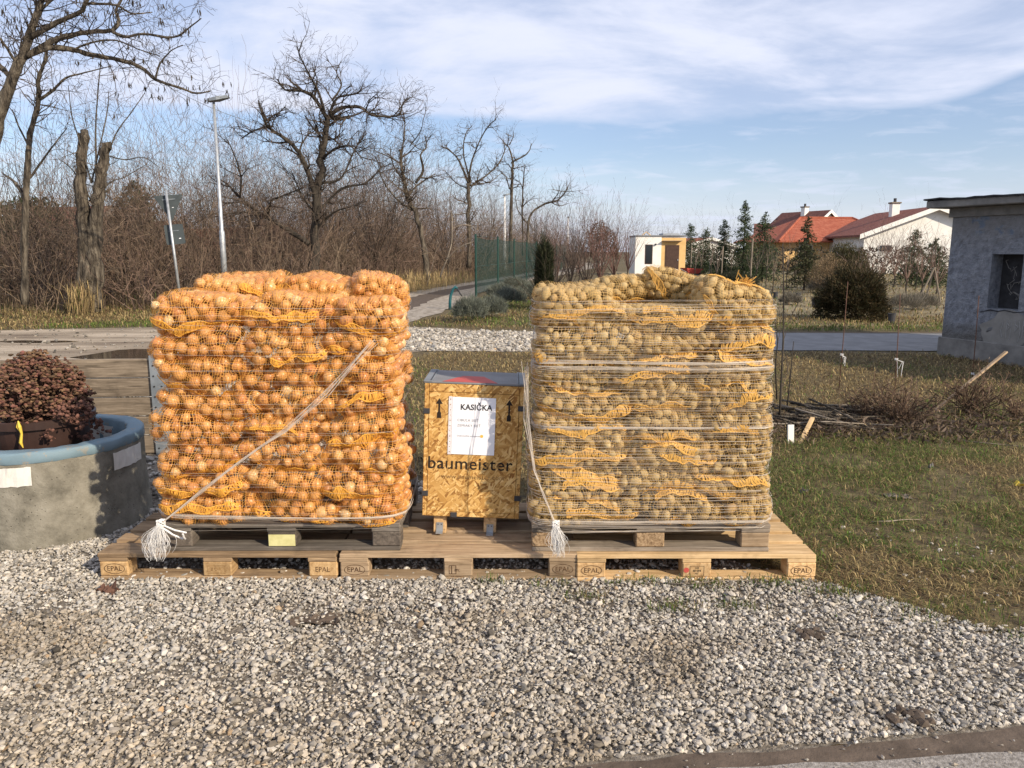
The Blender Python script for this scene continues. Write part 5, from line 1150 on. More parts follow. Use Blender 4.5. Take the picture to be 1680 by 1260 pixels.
for i in range(620):
    d = rg_.normal(0, 1, 3); d[2] = abs(d[2]) * 1.1; d /= np.linalg.norm(d); rr = rg_.uniform(.82, 1.06)
    p = d * np.array([.285, .28, .325]) * rr + np.array([0, 0, .0])
    if d[2] < .08: p[2] += rg_.uniform(-.06, .06)
    s = rg_.uniform(.012, .024)
    for _ in range(4):
        c = p + rg_.normal(0, .013, 3); q = V0 * (1 + rg_.uniform(-.35, .35, (12, 1))) * s * .6 * np.array([1, 1, .7]); VV.append(q + c); FF.append(F0 + off); off += 12
        CC.append(np.repeat((np.array([.125, .060, .044]) * rg_.uniform(.45, 1.7) * np.array([1, rg_.uniform(.9, 1.35), 1]))[None], 20, 0))
    if i % 2 == 0: S.add((rg_.normal(0, .07), rg_.normal(0, .07), -.1), tuple(p), .004, .0028)
for k in range(16):   # sprigs drooping over the right side
    b = np.array([.22, -.12, -.0]) + rg_.normal(0, .06, 3); e = b + np.array([.13, -.05, rg_.uniform(-.10, .03)]) + rg_.normal(0, .035, 3); S.add(tuple(b - np.array([.12, 0, 0])), tuple(e), .003, .002)
    for _ in range(16):
        c = b + (e - b) * rg_.uniform(.2, 1.05) + rg_.normal(0, .016, 3); q = V0 * (1 + rg_.uniform(-.35, .35, (12, 1))) * rg_.uniform(.007, .013); VV.append(q + c); FF.append(F0 + off); off += 12
        CC.append(np.repeat((np.array([.12, .060, .045]) * rg_.uniform(.5, 1.6))[None], 20, 0))
link('flower_heads', npmesh('flower_heads', np.concatenate(VV), np.concatenate(FF), M['sedum'], False, np.concatenate(CC)), pl)['kind'] = 'stuff'
A = S.arrays(); V, F = tubes(A, 3); link('stems', npmesh('stems', V, F, M['twig'], False, np.repeat(np.array([[.10, .055, .04]]), len(F), 0)), pl)['kind'] = 'stuff'

# ------------------------------------------------------------------ low board wall with its steel post
bw = empty('board_wall', (-3.72, 2.40, 0), (0, 0, R(5)), 'low weathered board wall behind the planter with steel end post', 'wall')
for i in range(5):
    lb = board_mesh('board', 1.75, .045, .148, M['board_wood'], .006)
    link('board', lb, bw, (random.Random(i).uniform(-.01, .01), random.Random(i + 9).uniform(-.008, .006), .085 + i * .158), (random.Random(i + 3).uniform(-.01, .01), 0, 0))

post = MB(); post.box(.82, .93, -.05, -.044, 0, .82); post.box(.82, .826, -.044, .05, 0, .82); post.box(.924, .93, -.044, .05, 0, .82); p_ = post.build('steel_post', M['grey_steel'], bw)
hole = MB()
for z in np.arange(.06, .8, .085):
    for x in (.846, .904): v = MB().lathe([(0, 0), (.007, 0), (.007, .004)], 8); hole.add([(a[0] + x, -.0505 - a[2], a[1] + z) for a in v.v], v.f)
hole.build('bolt', M['dark_tape'], p_)
MB().tube([(.96, .02, .0), (.96, .02, .74), (.975, .01, .80), (1.02, .0, .82), (1.06, 0, .80)], .022, 10).build('bent_pipe', M['steel'], bw, smooth=True)

# ------------------------------------------------------------------ street lamps, sign, cable, fence
def lamp(x, y, h, label, base=.085):
    t = empty('street_lamp', (x, y, 0), (0, 0, 0), label, 'street lamp', 'street lamps along the track')
    MB().tube([(0, 0, 0), (0, 0, h * .38), (0, 0, h * .39), (0, 0, h)], [base, base * .92, base * .66, base * .42], 12).build('pole', M['steel'], t, smooth=True)
    MB().box(-base - .012, -base + .02, -.05, .05, .55, .95, .004).build('service_door', M['grey_steel'], t)
    hd = MB(); V = [(-.14, -.10, .0), (.46, -.06, .11), (.46, .06, .11), (-.14, .10, .0), (-.14, -.09, .075), (.40, -.07, .17), (.40, .07, .17), (-.14, .09, .075), (.12, -.15, .03), (.12, .15, .03), (.12, -.13, .13), (.12, .13, .13)]
    F = [(0, 8, 10, 4), (8, 1, 5, 10), (3, 7, 11, 9), (9, 11, 6, 2), (4, 10, 11, 7), (10, 5, 6, 11), (0, 3, 9, 8), (8, 9, 2, 1), (0, 4, 7, 3), (1, 2, 6, 5)]
    hd.add(V, F); h_ = hd.build('lamp_head', M['grey_steel'], t, (0, 0, h - .03)); MB().box(-.05, .30, -.07, .07, -.012, -.004).build('lens', M['paper'], h_, (0, 0, .035), (0, R(-10), 0)); return t
x, y, z = W(360, 300, 22.3); lamp(x - .02, y, 5.75, 'nearest grey steel street lamp behind the onion stack')
for px, F, h, lab in ((828, 58, 5.7, 'pale street lamp seen over the green mesh fence'), (931, 96, 5.7, 'distant white street lamp above the ornamental trees'), (983, 128, 5.7, 'farthest thin white street lamp near the brown leafed tree')):
    x, y = at(px, F); t = lamp(x, y, h, lab, .10 + F * .0006)
    for c in t.children:
        if c.name.startswith('pole'): c.data.materials[0] = M['white']
sg = Vector(W(293, 470, 20)); s_top = Vector(W(272, 312, 20)); dr = (s_top - sg).normalized(); basep = sg - dr * (sg.z / dr.z)
ts = empty('traffic_sign', basep, (0, 0, 0), 'leaning traffic sign seen from behind with triangle and square plates', 'traffic sign')
rel = lambda v: tuple(Vector(v) - basep)
MB().tube([(0, 0, 0), rel(s_top)], .034, 10).build('post', M['steel'], ts, smooth=True)
M['sign_back'] = noisy('sign_back', [(.3, (.040, .050, .055)), (.7, (.075, .09, .096))], 2, .6)
def plate(name, poly_, m, parent, off, th=.006):
    n = len(poly_); V = [(x, 0, z) for x, z in poly_] + [(x, th, z) for x, z in poly_]
    F = [tuple(range(n)), tuple(range(2 * n - 1, n - 1, -1))] + [(i, n + i, n + (i + 1) % n, (i + 1) % n) for i in range(n)]
    return MB().add(V, F).build(name, m, parent, off, (0, -.09, R(12)))
def rounded(pts, r, k=4):
    o = []; n = len(pts)
    for i in range(n):
        p = Vector(pts[i]); a = (Vector(pts[i - 1]) - p).normalized(); b = (Vector(pts[(i + 1) % n]) - p).normalized()
        for j in range(k + 1):
            t = j / k; q = p + a * r * (1 - t) ** 2 + b * r * t ** 2; o.append(tuple(q))
    return o
tc_ = rel(W(277, 343, 20.04)); s = .36
tri = plate('triangle_plate', rounded([(-.36, .22), (.36, .22), (0, -.44)], .05), M['sign_back'], ts, (tc_[0], tc_[1] + .05, tc_[2] + .13))
MB().box(-.16, .16, -.012, -.001, .10, .125).build('bracket', M['grey_steel'], tri); MB().box(.05, .09, -.002, -.0005, -.10, -.085).build('sticker', M['paper'], tri)
qc = rel(W(284, 378, 20.04)); sq = plate('square_plate', rounded([(-.22, .25), (.24, .25), (.24, -.25), (-.22, -.25)], .04), M['sign_back'], ts, (qc[0], qc[1] + .05, qc[2] - .10))
MB().box(-.12, .12, -.012, -.001, .08, .10).build('bracket', M['grey_steel'], sq); MB().box(.10, .15, -.002, -.0005, -.12, -.10).build('sticker', M['paper'], sq)
mb = MB(); a, b = Vector(W(150, 60, 26)), Vector(W(460, 210, 34)); pts_ = [a.lerp(b, i / 14) - Vector((0, 0, .5 * 4 * (i / 14) * (1 - i / 14))) for i in range(15)]; mb.tube(pts_, .010, 4)
tag(mb.build('overhead_cable', M['grey_steel'], None), 'thin grey overhead cable crossing behind the street lamp', 'cable')

fence = empty('mesh_fence', (0, 0, 0), (0, 0, 0), 'dark green mesh fence with green posts running away beside the track', 'fence')
fx0, fy0 = G(781, 487); fd = Vector((.138, 1.0)).normalized(); NP = 10
for i in range(NP):
    q = Vector((fx0, fy0)) + fd * (5.2 * i); MB().tube([(0, 0, 0), (0, 0, 2.26)], .040, 8).build('post', M['fence_green'], fence, (q.x, q.y, 0))
def shade_net():
    m, nt, b = mat('shade_net', (.006, .034, .028), .8); t = nt.nodes.new('ShaderNodeBsdfTransparent'); x = nt.nodes.new('ShaderNodeMixShader'); x.inputs[0].default_value = .40
    nt.links.new(b.outputs[0], x.inputs[1]); nt.links.new(t.outputs[0], x.inputs[2]); nt.links.new(x.outputs[0], nt.nodes['Material Output'].inputs['Surface']); return m
M['shade_net'] = shade_net()
for i in range(NP - 1):
    a = Vector((fx0, fy0)) + fd * (5.2 * i + .05); b = Vector((fx0, fy0)) + fd * (5.2 * i + 5.15); mb = MB(); n = 8
    for k in range(n):
        p, q = a.lerp(b, k / n), a.lerp(b, (k + 1) / n); sg_ = lambda t: .05 * sin(pi * t) * (1 if i else 1.4)
        mb.add([(p.x, p.y, .12), (q.x, q.y, .12), (q.x, q.y, 2.16 - sg_((k + 1) / n)), (p.x, p.y, 2.16 - sg_(k / n))], [(0, 1, 2, 3)])
    mb.build('mesh_panel', M['shade_net'], fence)
    mb = MB()
    for z in (.12, 1.1, 2.2): mb.tube([(a.x, a.y, z), (b.x, b.y, z)], .006, 4)
    mb.build('tension_wire', M['fence_green'], fence)

# ------------------------------------------------------------------ far buildings
M['slab'] = noisy('roof_slab', [(.3, (.13, .125, .12)), (.7, (.25, .24, .225))], 5, .95, .6, 'Object', bscale=30)
def roof_mat(name, c0, c1, sc=(1, 1, 1)):
    m, nt, b = mat(name, c1, .85); mp = coords(nt, 'Object'); w = nt.nodes.new('ShaderNodeTexWave'); w.inputs['Scale'].default_value = 4.2; w.inputs['Distortion'].default_value = .6
    w.bands_direction = 'X'; nt.links.new(mp.outputs[0], w.inputs['Vector']); n = noise(nt, mp, 3, 5)
    c = mixc_(nt, maprange(nt, n, .35, .7), c0, c1); c = mixc_(nt, mth(nt, 'MULTIPLY', w.outputs['Fac'], .35), c, tuple(x * .45 for x in c0)); setc(nt, b, c); bumpn(nt, b, w.outputs['Fac'], .6, .05); return m
M['red_tile'] = roof_mat('red_tile', (.34, .085, .045), (.46, .15, .085)); M['dark_tile'] = roof_mat('dark_tile', (.14, .055, .045), (.21, .085, .065)); M['brown_tile'] = roof_mat('brown_tile', (.17, .06, .045), (.27, .10, .07))
M['white_wall'] = noisy('white_wall', [(.35, (.72, .71, .67)), (.7, (.82, .81, .78))], 2, .9); M['glass'] = mat('window_glass', (.02, .024, .028), .15, spec=.6)[0]
M['orange_wall'] = noisy('orange_wall', [(.35, (.62, .40, .17)), (.7, (.72, .48, .22))], 3, .9); M['brown_door'] = noisy('brown_door', [(.3, (.05, .028, .022)), (.7, (.085, .05, .038))], 6, .6)
x0, y0 = at(1041.5, 53); x1, _ = at(1124, 53); hut = empty('small_hut', (x0, y0, 0), (0, 0, 0), 'small flat roofed hut with white left half and orange right half', 'hut'); wd = x1 - x0; HH = 2.62; mw_ = wd * .515
MB().box(0, mw_ - .002, 0, 2.6, 0, HH).build('white_wall', M['white_wall'], hut); MB().box(mw_, wd, .04, 2.6, 0, HH - .06).build('orange_wall', M['orange_wall'], hut)
wf = MB(); wf.box(.66, 1.18, -.015, .03, .78, 2.10, .004); wf = wf.build('window', M['brown_door'], hut); MB().box(.71, 1.13, -.02, -.016, .83, 2.05).build('pane', M['glass'], wf)
dd = MB().box(mw_ + .28, mw_ + 1.22, .0, .045, .02, 2.06, .01).build('door', M['brown_door'], hut); MB().box(mw_ + .36, mw_ + 1.14, -.008, -.001, 1.1, 1.95, .003).build('door_panel', M['brown_door'], dd); MB().box(mw_ + 1.12, mw_ + 1.17, -.04, -.001, 1.0, 1.12, .004).build('handle', M['steel'], dd)
MB().box(mw_ + .05, mw_ + 1.35, -.3, .6, HH - .30, HH - .26).build('canopy', M['grey_wood2'], hut)
rf = MB().box(-.04, wd + .04, -.05, 2.65, HH - .05 + .052, HH + .10, .01).build('roof', M['lid_grey'], hut); MB().box(mw_ + .1, mw_ + 1.25, .2, 1.6, HH + .101, HH + .24, .02).build('roof_hatch', M['steel'], rf)
mb = MB(); mb.tube([(.55, .8, HH + .10), (.85, .8, HH + .34), (1.15, .8, HH + .10)], .03, 5); mb.build('roof_gable', M['orange_wall'], rf)
MB().box(1.32, 1.42, -.12, -.0, 2.05, 2.16, .01).build('wall_lamp', M['dark_tape'], hut)

def gable_house(x, y, w, d, wall, rise, rz, label, tile, name='house', over=.5, group='houses beyond the garden', chim=None, win=(), barge='white_wall', wm='white_wall'):
    """gable end faces the camera (local -Y); ridge runs along local Y"""
    t = empty(name, (x, y, 0), (0, 0, rz), label, 'house', group); mb = MB()
    mb.add([(-w / 2, 0, 0), (w / 2, 0, 0), (w / 2, 0, wall), (0, 0, wall + rise), (-w / 2, 0, wall), (-w / 2, d, 0), (w / 2, d, 0), (w / 2, d, wall), (0, d, wall + rise), (-w / 2, d, wall)], [(0, 1, 2, 3, 4), (6, 5, 9, 8, 7), (5, 0, 4, 9), (1, 6, 7, 2)]); mb.build('wall', M[wm], t)
    k = rise / (w / 2); rm = MB(); e = w / 2 + over; th = .16
    for s in (-1, 1):
        V = [(0, -over, wall + rise + .03), (s * e, -over, wall - over * k + .03), (s * e, d + over, wall - over * k + .03), (0, d + over, wall + rise + .03)]; V += [(a, b, c + th) for a, b, c in V]
        F = [(0, 1, 2, 3), (4, 7, 6, 5), (0, 4, 5, 1), (1, 5, 6, 2), (2, 6, 7, 3), (3, 7, 4, 0)]; rm.add(V, F if s > 0 else [tuple(reversed(f)) for f in F])
    r_ = rm.build('roof', M[tile], t)
    bb = MB()
    for s in (-1, 1): bb.add([(0, -over - .03, wall + rise - .12), (s * e, -over - .03, wall - over * k - .12), (s * e, -over - .03, wall - over * k + .22), (0, -over - .03, wall + rise + .22), (0, -over + .02, wall + rise - .12), (s * e, -over + .02, wall - over * k - .12), (s * e, -over + .02, wall - over * k + .22), (0, -over + .02, wall + rise + .22)], [(0, 1, 2, 3), (7, 6, 5, 4), (3, 2, 6, 7), (0, 4, 5, 1)])
    bb.build('bargeboard', M[barge], t)
    if chim:
        cxx, cyy_, cz = chim; c = MB().box(cxx - .3, cxx + .3, cyy_ - .3, cyy_ + .3, cz - 1.6, cz, .02).build('chimney', M['white_wall'], r_); MB().box(cxx - .38, cxx + .38, cyy_ - .38, cyy_ + .38, cz + .002, cz + .12, .02).build('chimney_cap', M['grey_wood2'], r_)
        MB().tube([(cxx, cyy_, cz + .12), (cxx, cyy_, cz + .42)], .12, 8).build('chimney_pot', M['dark_tape'], r_)
    for (a, b, c, e_) in win:
        f = MB().box(a, b, -.04, .02, c, e_, .01).build('window', M['white_paint'], t); MB().box(a + .08, b - .08, -.05, -.041, c + .08, e_ - .08).build('pane', M['glass'], f)
    return t
xg, yg = at(1527, 58); gable_house(xg + .0, yg, 10.0, 11, 2.85, 1.9, R(-4), 'white gabled house with brown red roof beside the grey building', 'brown_tile', chim=(-1.3, 4.2, 5.35), win=((-3.9, -2.9, 1.55, 2.15),), over=.5)
xg, yg = at(1372, 66); hh = empty('hip_house', (xg, yg, 0), (0, 0, R(4)), 'low house with bright orange red hipped tile roof', 'house', 'houses beyond the garden')
MB().box(-4.6, 4.6, 0, 9, 0, 2.6).build('wall', M['orange_wall'], hh)
mb = MB(); e, f, g = 5.5, -.9, 9.9; mb.add([(-e, f, 2.5), (e, f, 2.5), (e, g, 2.5), (-e, g, 2.5), (-1.4, 4.5, 4.6), (3.4, 4.5, 4.6), (-e, f, 2.38), (e, f, 2.38), (e, g, 2.38), (-e, g, 2.38)], [(0, 1, 5, 4), (1, 2, 5), (2, 3, 4, 5), (3, 0, 4), (6, 7, 1, 0), (7, 8, 2, 1), (9, 6, 0, 3), (9, 8, 7, 6)]); hr = mb.build('roof', M['red_tile'], hh)
mb = MB()
for a, b in (((-5.5, -.9, 2.52), (-1.4, 4.5, 4.62)), ((5.5, -.9, 2.52), (3.4, 4.5, 4.62)), ((-1.4, 4.5, 4.62), (3.4, 4.5, 4.62))): mb.tube([a, b], .10, 6)
mb.build('ridge_tiles', M['red_tile'], hr)
f_ = MB().box(-3.4, -2.2, -.04, .01, 1.0, 2.2, .01).build('window', M['white_paint'], hh); MB().box(-3.3, -2.3, -.05, -.041, 1.1, 2.1).build('pane', M['glass'], f_)
xg, yg = at(1352, 86); gable_house(xg, yg, 5.0, 6.5, 4.0, 1.9, R(24), 'dark roofed two storey house peeking above the orange red roof', 'dark_tile', chim=(-.4, 3, 6.5), over=.5)
xg, yg = at(1300, 92); gable_house(xg, yg, 6.5, 4.2, 3.0, 1.7, R(72), 'low dark red roof left of the two storey house', 'dark_tile', over=.4, chim=(-1, 2, 5.0))
xg, yg = at(1163, 100); gable_house(xg, yg, 8, 9, 2.2, 1.0, R(20), 'small pale house hidden among the spruces by the hut', 'red_tile', over=.4)
xg, yg = at(192, 62); gable_house(xg, yg, 9, 9, 2.4, 2.6, R(70), 'red roofed house hidden behind the broken trunk', 'brown_tile', chim=(1, 4, 5.6), over=.4, wm='slab', barge='slab')
xg, yg = at(398, 75); gable_house(xg, yg, 5.5, 7, 2.0, 1.7, R(60), 'red roofed house behind the thicket right of the street lamp', 'red_tile', over=.4, wm='slab', barge='slab')
xg, yg = at(428, 80); gable_house(xg, yg, 4.6, 8, 2.4, 2.0, R(-6), 'small white gable house behind the spreading tree', 'dark_tile', over=.35)
xg, yg = at(300, 70); gable_house(xg, yg, 7, 8, 2.2, 1.9, R(85), 'grey brown roofed house with pale chimney behind the sign', 'dark_tile', over=.4, chim=(.5, 3, 5.0), wm='slab', barge='slab')

# ------------------------------------------------------------------ grey rendered building at the right edge
def render_mat():
    m, nt, b = mat('grey_render', (.22, .235, .27), .95); mp = coords(nt, 'Object'); n = noise(nt, mp, 10, 9, .72)
    c = ramp(nt, n, [(.3, (.12, .128, .152)), (.5, (.235, .25, .285)), (.72, (.35, .365, .40))])
    sp = nt.nodes.new('ShaderNodeSeparateXYZ'); nt.links.new(mp.outputs[0], sp.inputs[0]); big = noise(nt, mp, 1.6, 5)
    c = mixc_(nt, maprange(nt, mth(nt, 'ADD', sp.outputs['Z'], mth(nt, 'MULTIPLY', big, .6)), .95, .62), c, (.155, .15, .145))
    c = mixc_(nt, maprange(nt, mth(nt, 'ADD', sp.outputs['Z'], mth(nt, 'MULTIPLY', big, .5)), 1.9, 2.35, 0, .6), c, (.22, .21, .20))
    c = mixc_(nt, mth(nt, 'MULTIPLY', maprange(nt, noise(nt, mp, 2.7, 6), .56, .62), maprange(nt, sp.outputs['Z'], 1.55, 1.75, 0, .5)), c, (.10, .17, .28))
    setc(nt, b, c); bumpn(nt, b, mth(nt, 'ADD', n, mth(nt, 'MULTIPLY', noise(nt, mp, 34, 4), .6)), 1.0, .05); return m
M['render'] = render_mat(); M['plaster'] = noisy('bare_plaster', [(.3, (.17, .165, .155)), (.7, (.27, .26, .245))], 4, .95, .4, 'Object', bscale=30)
M['felt'] = noisy('roof_felt', [(.3, (.02, .02, .022)), (.7, (.05, .05, .055))], 9, .9)
c0 = Vector((6.86, 8.56, 0)); wall_dir = Vector((.40, -1.0, 0)).normalized(); ang = math.atan2(wall_dir.y, wall_dir.x); HB = 2.30; TH = .30; LN = 5.2
bd = empty('grey_building', c0, (0, 0, ang), 'derelict grey rendered flat roofed building with small window recess', 'building')
# local x runs along the visible wall towards the camera; local -y is the outer face
wx0, wx1, wz0, wz1 = .71, 1.19, .80, 1.60
vert = lambda mb, x0, x1, z0, z1: mb.box(x0, x1, 0, TH, z0, z1)
mb = MB(); nseg = 26
def face(mb, x0, x1, z0, z1, nx, nz):
    rg2 = random.Random(int(x0 * 100 + z0 * 7)); V = [(x0 + (x1 - x0) * i / nx, (rg2.gauss(0, .006) if 0 < i < nx and 0 < j < nz else 0), z0 + (z1 - z0) * j / nz) for i in range(nx + 1) for j in range(nz + 1)]
    mb.add(V, [(i * (nz + 1) + j, (i + 1) * (nz + 1) + j, (i + 1) * (nz + 1) + j + 1, i * (nz + 1) + j + 1) for i in range(nx) for j in range(nz)])
face(mb, 0, wx0, 0, HB, 12, 30); face(mb, wx1, LN, 0, HB, 24, 30); face(mb, wx0, wx1, 0, wz0, 6, 10); face(mb, wx0, wx1, wz1, HB, 6, 9)
mb.add([(wx0, 0, wz0), (wx0, TH, wz0), (wx0, TH, wz1), (wx0, 0, wz1), (wx1, 0, wz0), (wx1, TH, wz0), (wx1, TH, wz1), (wx1, 0, wz1)], [(0, 1, 2, 3), (5, 4, 7, 6), (4, 5, 1, 0), (3, 2, 6, 7)])
mb.add([(0, 0, 0), (0, 3.6, 0), (0, 3.6, HB), (0, 0, HB), (LN, 0, 0), (LN, 3.6, 0), (LN, 3.6, HB), (LN, 0, HB)], [(1, 0, 3, 2), (4, 5, 6, 7), (5, 1, 2, 6)])
mb.build('wall', M['render'], bd)
wn_ = MB().box(wx0 + .001, wx1 - .001, TH - .06, TH - .02, wz0 + .001, wz1 - .001).build('window', M['felt'], bd)
mb = MB(); rr_ = random.Random(4)
for k in range(7):
    x, z = wx0 + .12 + rr_.random() * .26, wz0 + .15 + rr_.random() * .5; P = [(x, 0, z)]
    for _ in range(6): P.append((min(wx1 - .05, max(wx0 + .05, P[-1][0] + rr_.gauss(0, .06))), 0, P[-1][2] + rr_.gauss(0, .06)))
    mb.tube([(a, TH - .0615, c) for a, _, c in P], .006, 4)
mb.build('graffiti_scrawl', M['slab'], wn_)
def blob(cx_, cz, rx, rz, seed, n=40):
    r2 = random.Random(seed); ph = [r2.uniform(0, 6) for _ in range(3)]
    return [(cx_ + rx * cos(a) * (1 + .16 * sin(2 * a + ph[0]) + .10 * sin(5 * a + ph[1]) + .05 * sin(11 * a + ph[2])), -.010, cz + rz * sin(a) * (1 + .16 * sin(2 * a + ph[0]) + .10 * sin(5 * a + ph[1]))) for a in np.linspace(0, 2 * pi, n, endpoint=False)]
for i, (a, b, c, d_, s_) in enumerate(((1.05, .50, .42, .26, 2), (1.62, .62, .22, .26, 5))):
    P = blob(a, b, c, d_, s_); mb = MB(); n = len(P); mb.add(P + [(x, .006, z) for x, _, z in P], [tuple(range(n))] + [(j, (j + 1) % n, n + (j + 1) % n, n + j) for j in range(n)]); mb.build('bare_patch', M['plaster'], bd)
mb = MB(); P = [(.62, 0, .74), (.78, 0, .78), (.9, 0, .765), (1.0, 0, .79), (1.15, 0, .765), (1.3, 0, .79)]; mb.tube([(a, -.008, c) for a, _, c in P], [.004, .010, .008, .010, .008, .004], 5); mb.build('crack', M['felt'], bd)
M['chalk'], _, _ = mat('chalk_grey', (.30, .295, .29), .95); mb = MB()
for k in range(8):
    x = 1.0 + k * .06; mb.tube([(x, -.0125, .62 + rr_.gauss(0, .03)), (x + rr_.gauss(0, .03), -.0125, .5), (x + rr_.gauss(0, .03), -.0125, .38 + rr_.gauss(0, .03))], .006, 4)
    if k % 2: mb.tube([(x, -.0125, .60), (x + .05, -.0125, .56), (x + .01, -.0125, .5)], .006, 4)
mb.build('graffiti_scrawl', M['chalk'], bd)
MB().box(-.04, LN, -.035, -.002, -.02, .30, .01).build('plinth', M['slab'], bd)
rf2 = MB().box(-.28, LN + .3, -.27, 3.9, HB + .002, HB + .115, .012).build('roof', M['slab'], bd); MB().box(-.05, LN, -.04, -.002, HB - .14, HB, .006).build('cornice', M['slab'], bd)
mb = MB(); nn = 40
for k in range(nn):
    x0_, x1_ = -.31 + (LN + .63) * k / nn, -.31 + (LN + .63) * (k + 1) / nn; u0, u1 = random.Random(k).gauss(0, .008), random.Random(k + 1).gauss(0, .008)
    mb.add([(x0_, -.30, HB + .117 + u0), (x1_, -.30, HB + .117 + u1), (x1_, -.30, HB + .14 + u1), (x0_, -.30, HB + .14 + u0), (x0_, 3.9, HB + .14), (x1_, 3.9, HB + .14), (x0_, -.2, HB + .117), (x1_, -.2, HB + .117)], [(0, 1, 2, 3), (3, 2, 5, 4), (6, 7, 1, 0)])
mb.build('roof_felt', M['felt'], rf2)

# ------------------------------------------------------------------ stakes, sticks and litter on the grass
def rod(px0, py0, px1, py1, r, m, label, name='thin_stake', string=False, group=None, cat='stake'):
    bx, by = G(px0, py0); F = by - CAM_Y; t = Vector(W(px1, py1, F)); o = empty(name, (bx, by, 0), (0, 0, 0), label, cat, group)
    d = t - Vector((bx, by, 0)); MB().tube([(0, 0, -.03), tuple(d * .5 + Vector((.004, 0, 0))), tuple(d)], [r * .7, r * .7, r * .6], 6).build('rod', M[m], o, smooth=True)
    if string:
        q = d * string; mb = MB(); r3 = random.Random(px0)
        for k in range(3): mb.tube([tuple(q + Vector((.018 * cos(a + k), .018 * sin(a + k), .008 * k))) for a in np.linspace(0, 6.3, 9)], .0028, 4)
        for k in range(4): mb.tube([tuple(q), tuple(q + Vector((r3.uniform(0, .08), -.02, -.02))), tuple(q + Vector((r3.uniform(.0, .07), -.02, r3.uniform(-.2, -.06))))], .0024, 4)
        mb.build('string_knot', M['white'], o)
    return o
g_ = 'thin stakes in the lawn'
rod(1376, 641, 1391, 462, .007, 'rust', 'thin rusty stake left of the dead shrubs with loose white string', string=.33, group=g_)
s2 = rod(1467, 650, 1477, 482, .007, 'rust', 'thin stake standing in the dead shrub with white string tied round', string=.36, group=g_)
rod(1595, 622, 1606, 485, .008, 'rust', 'thin reddish stake in front of the grey building wall', string=.06, group=g_)
rd = random.Random(12)
def whip(pts, F, label, seed, r=.009):
    o = empty('dark_sapling', (*G(*pts[0]), 0), (0, 0, 0), label, 'sapling', 'dark saplings beside the potato stack'); b = Vector((*G(*pts[0]), 0)); F = b.y - CAM_Y
    P = [(0, 0, -.02)] + [tuple(Vector(W(a, c, F + .05 * i)) - b) for i, (a, c) in enumerate(pts[1:])]; MB().tube(P, [r * (1 - .6 * i / (len(P) - 1)) for i in range(len(P))], 6).build('trunk', M['bark_dark'], o, smooth=True)
    s = Segs(); r3 = random.Random(seed)
    for p in P[1:-1]: grow(s, p, norm3((r3.gauss(0, .5), r3.gauss(0, .5), 1)), .35 * r3.uniform(.5, 1.2), .0035, r3, 1, .12, .05, .12, 1.5, .5)
    A = s.arrays(); V, F_ = tubes(A, 3); link('crown', npmesh('crown', V, F_, M['twig'], False, np.repeat(np.array([TWD]), len(F_), 0)), o)
whip([(1279, 692), (1281, 640), (1285, 560), (1286, 480), (1284, 400)], 7.3, 'tallest dark bare sapling beside the potato stack', 1, .012)
whip([(1275, 660), (1272, 600), (1276, 560), (1265, 475)], 7.6, 'thin dark sapling touching the edge of the potato stack', 2)
whip([(1290, 680), (1296, 625), (1302, 560)], 7.5, 'short dark sapling just right of the tallest one', 3)
def dead_shrub(px, py, n, s, h, label, seed):
    x, y = G(px, py); o = empty('dead_shrub', (x, y, 0), (0, 0, 0), label, 'shrub', 'dead shrubs on the lawn'); sg_ = Segs(); r3 = random.Random(seed); tips = []
    for _ in range(n):
        a = r3.uniform(0, 2 * pi); l = r3.uniform(.2, 1.5); grow(sg_, (r3.gauss(0, s * .25), r3.gauss(0, s * .25), 0), norm3((cos(a) * l, sin(a) * l, 1)), h * r3.uniform(.6, 1.2), .0045, r3, 1, .14, .0, .10, 2.6, .6, tips)
    A = sg_.arrays(); V, F = tubes(A, 3); rr2 = np.random.default_rng(seed); link('stem', npmesh('stem', V, F, M['twig'], False, np.repeat(np.array([[.10, .066, .046]]) * rr2.uniform(.6, 1.5, (len(A), 1)), 3, 0)), o)
    T = np.array(tips); T = np.concatenate([T + rr2.normal(0, .015, T.shape) for _ in range(5)]); link('dry_leaf', leafmass('dry_leaf', T[:, 0], T[:, 1], T[:, 2], .014, [(.26, .19, .125), (.17, .11, .07), (.11, .065, .045)], rr2), o)['kind'] = 'stuff'
dead_shrub(1470, 695, 75, .34, .36, 'dead brown leafy shrub in the middle of the lawn', 1); dead_shrub(1588, 680, 60, .30, .36, 'dead brown shrub beneath the leaning plank', 2); dead_shrub(1415, 690, 30, .25, .22, 'low dead shrub among the stick pile', 3); dead_shrub(1672, 690, 34, .3, .2, 'low dead stalks at the right edge of the lawn', 4)
a, b = Vector(W(1541, 668, 7.75)), Vector(W(1650, 578, 8.0)); d = b - a; L = d.length + .18; pk = MB().box(-L / 2, L / 2, -.017, .017, -.010, .010, .002).mesh('plank', M['tan_wood']); q = d.to_track_quat('X', 'Z').to_euler()
tag(link('plank', pk, None, a.lerp(b, .42), q), 'long pale plank leaning up over the dead shrub', 'plank')
bx, by = G(1297, 728); tag(MB().box(-.030, .030, -.008, .008, -.02, .165, .002).build('white_stake', M['white_paint'], None, (bx, by, 0), (R(-8), R(2), R(15))), 'short white flat stake in the grass beside the potato stack', 'stake')
a, b = Vector((*G(1312, 727), -.01)), Vector(W(1333, 686, 6.95)); d = b - a; tag(MB().box(-d.length / 2, d.length / 2, -.018, .018, -.012, .012, .002).build('wooden_stake', M['fresh_wood'], None, a.lerp(b, .5), d.to_track_quat('X', 'Z').to_euler()), 'short pale wooden stake tilted beside the white one', 'stake')

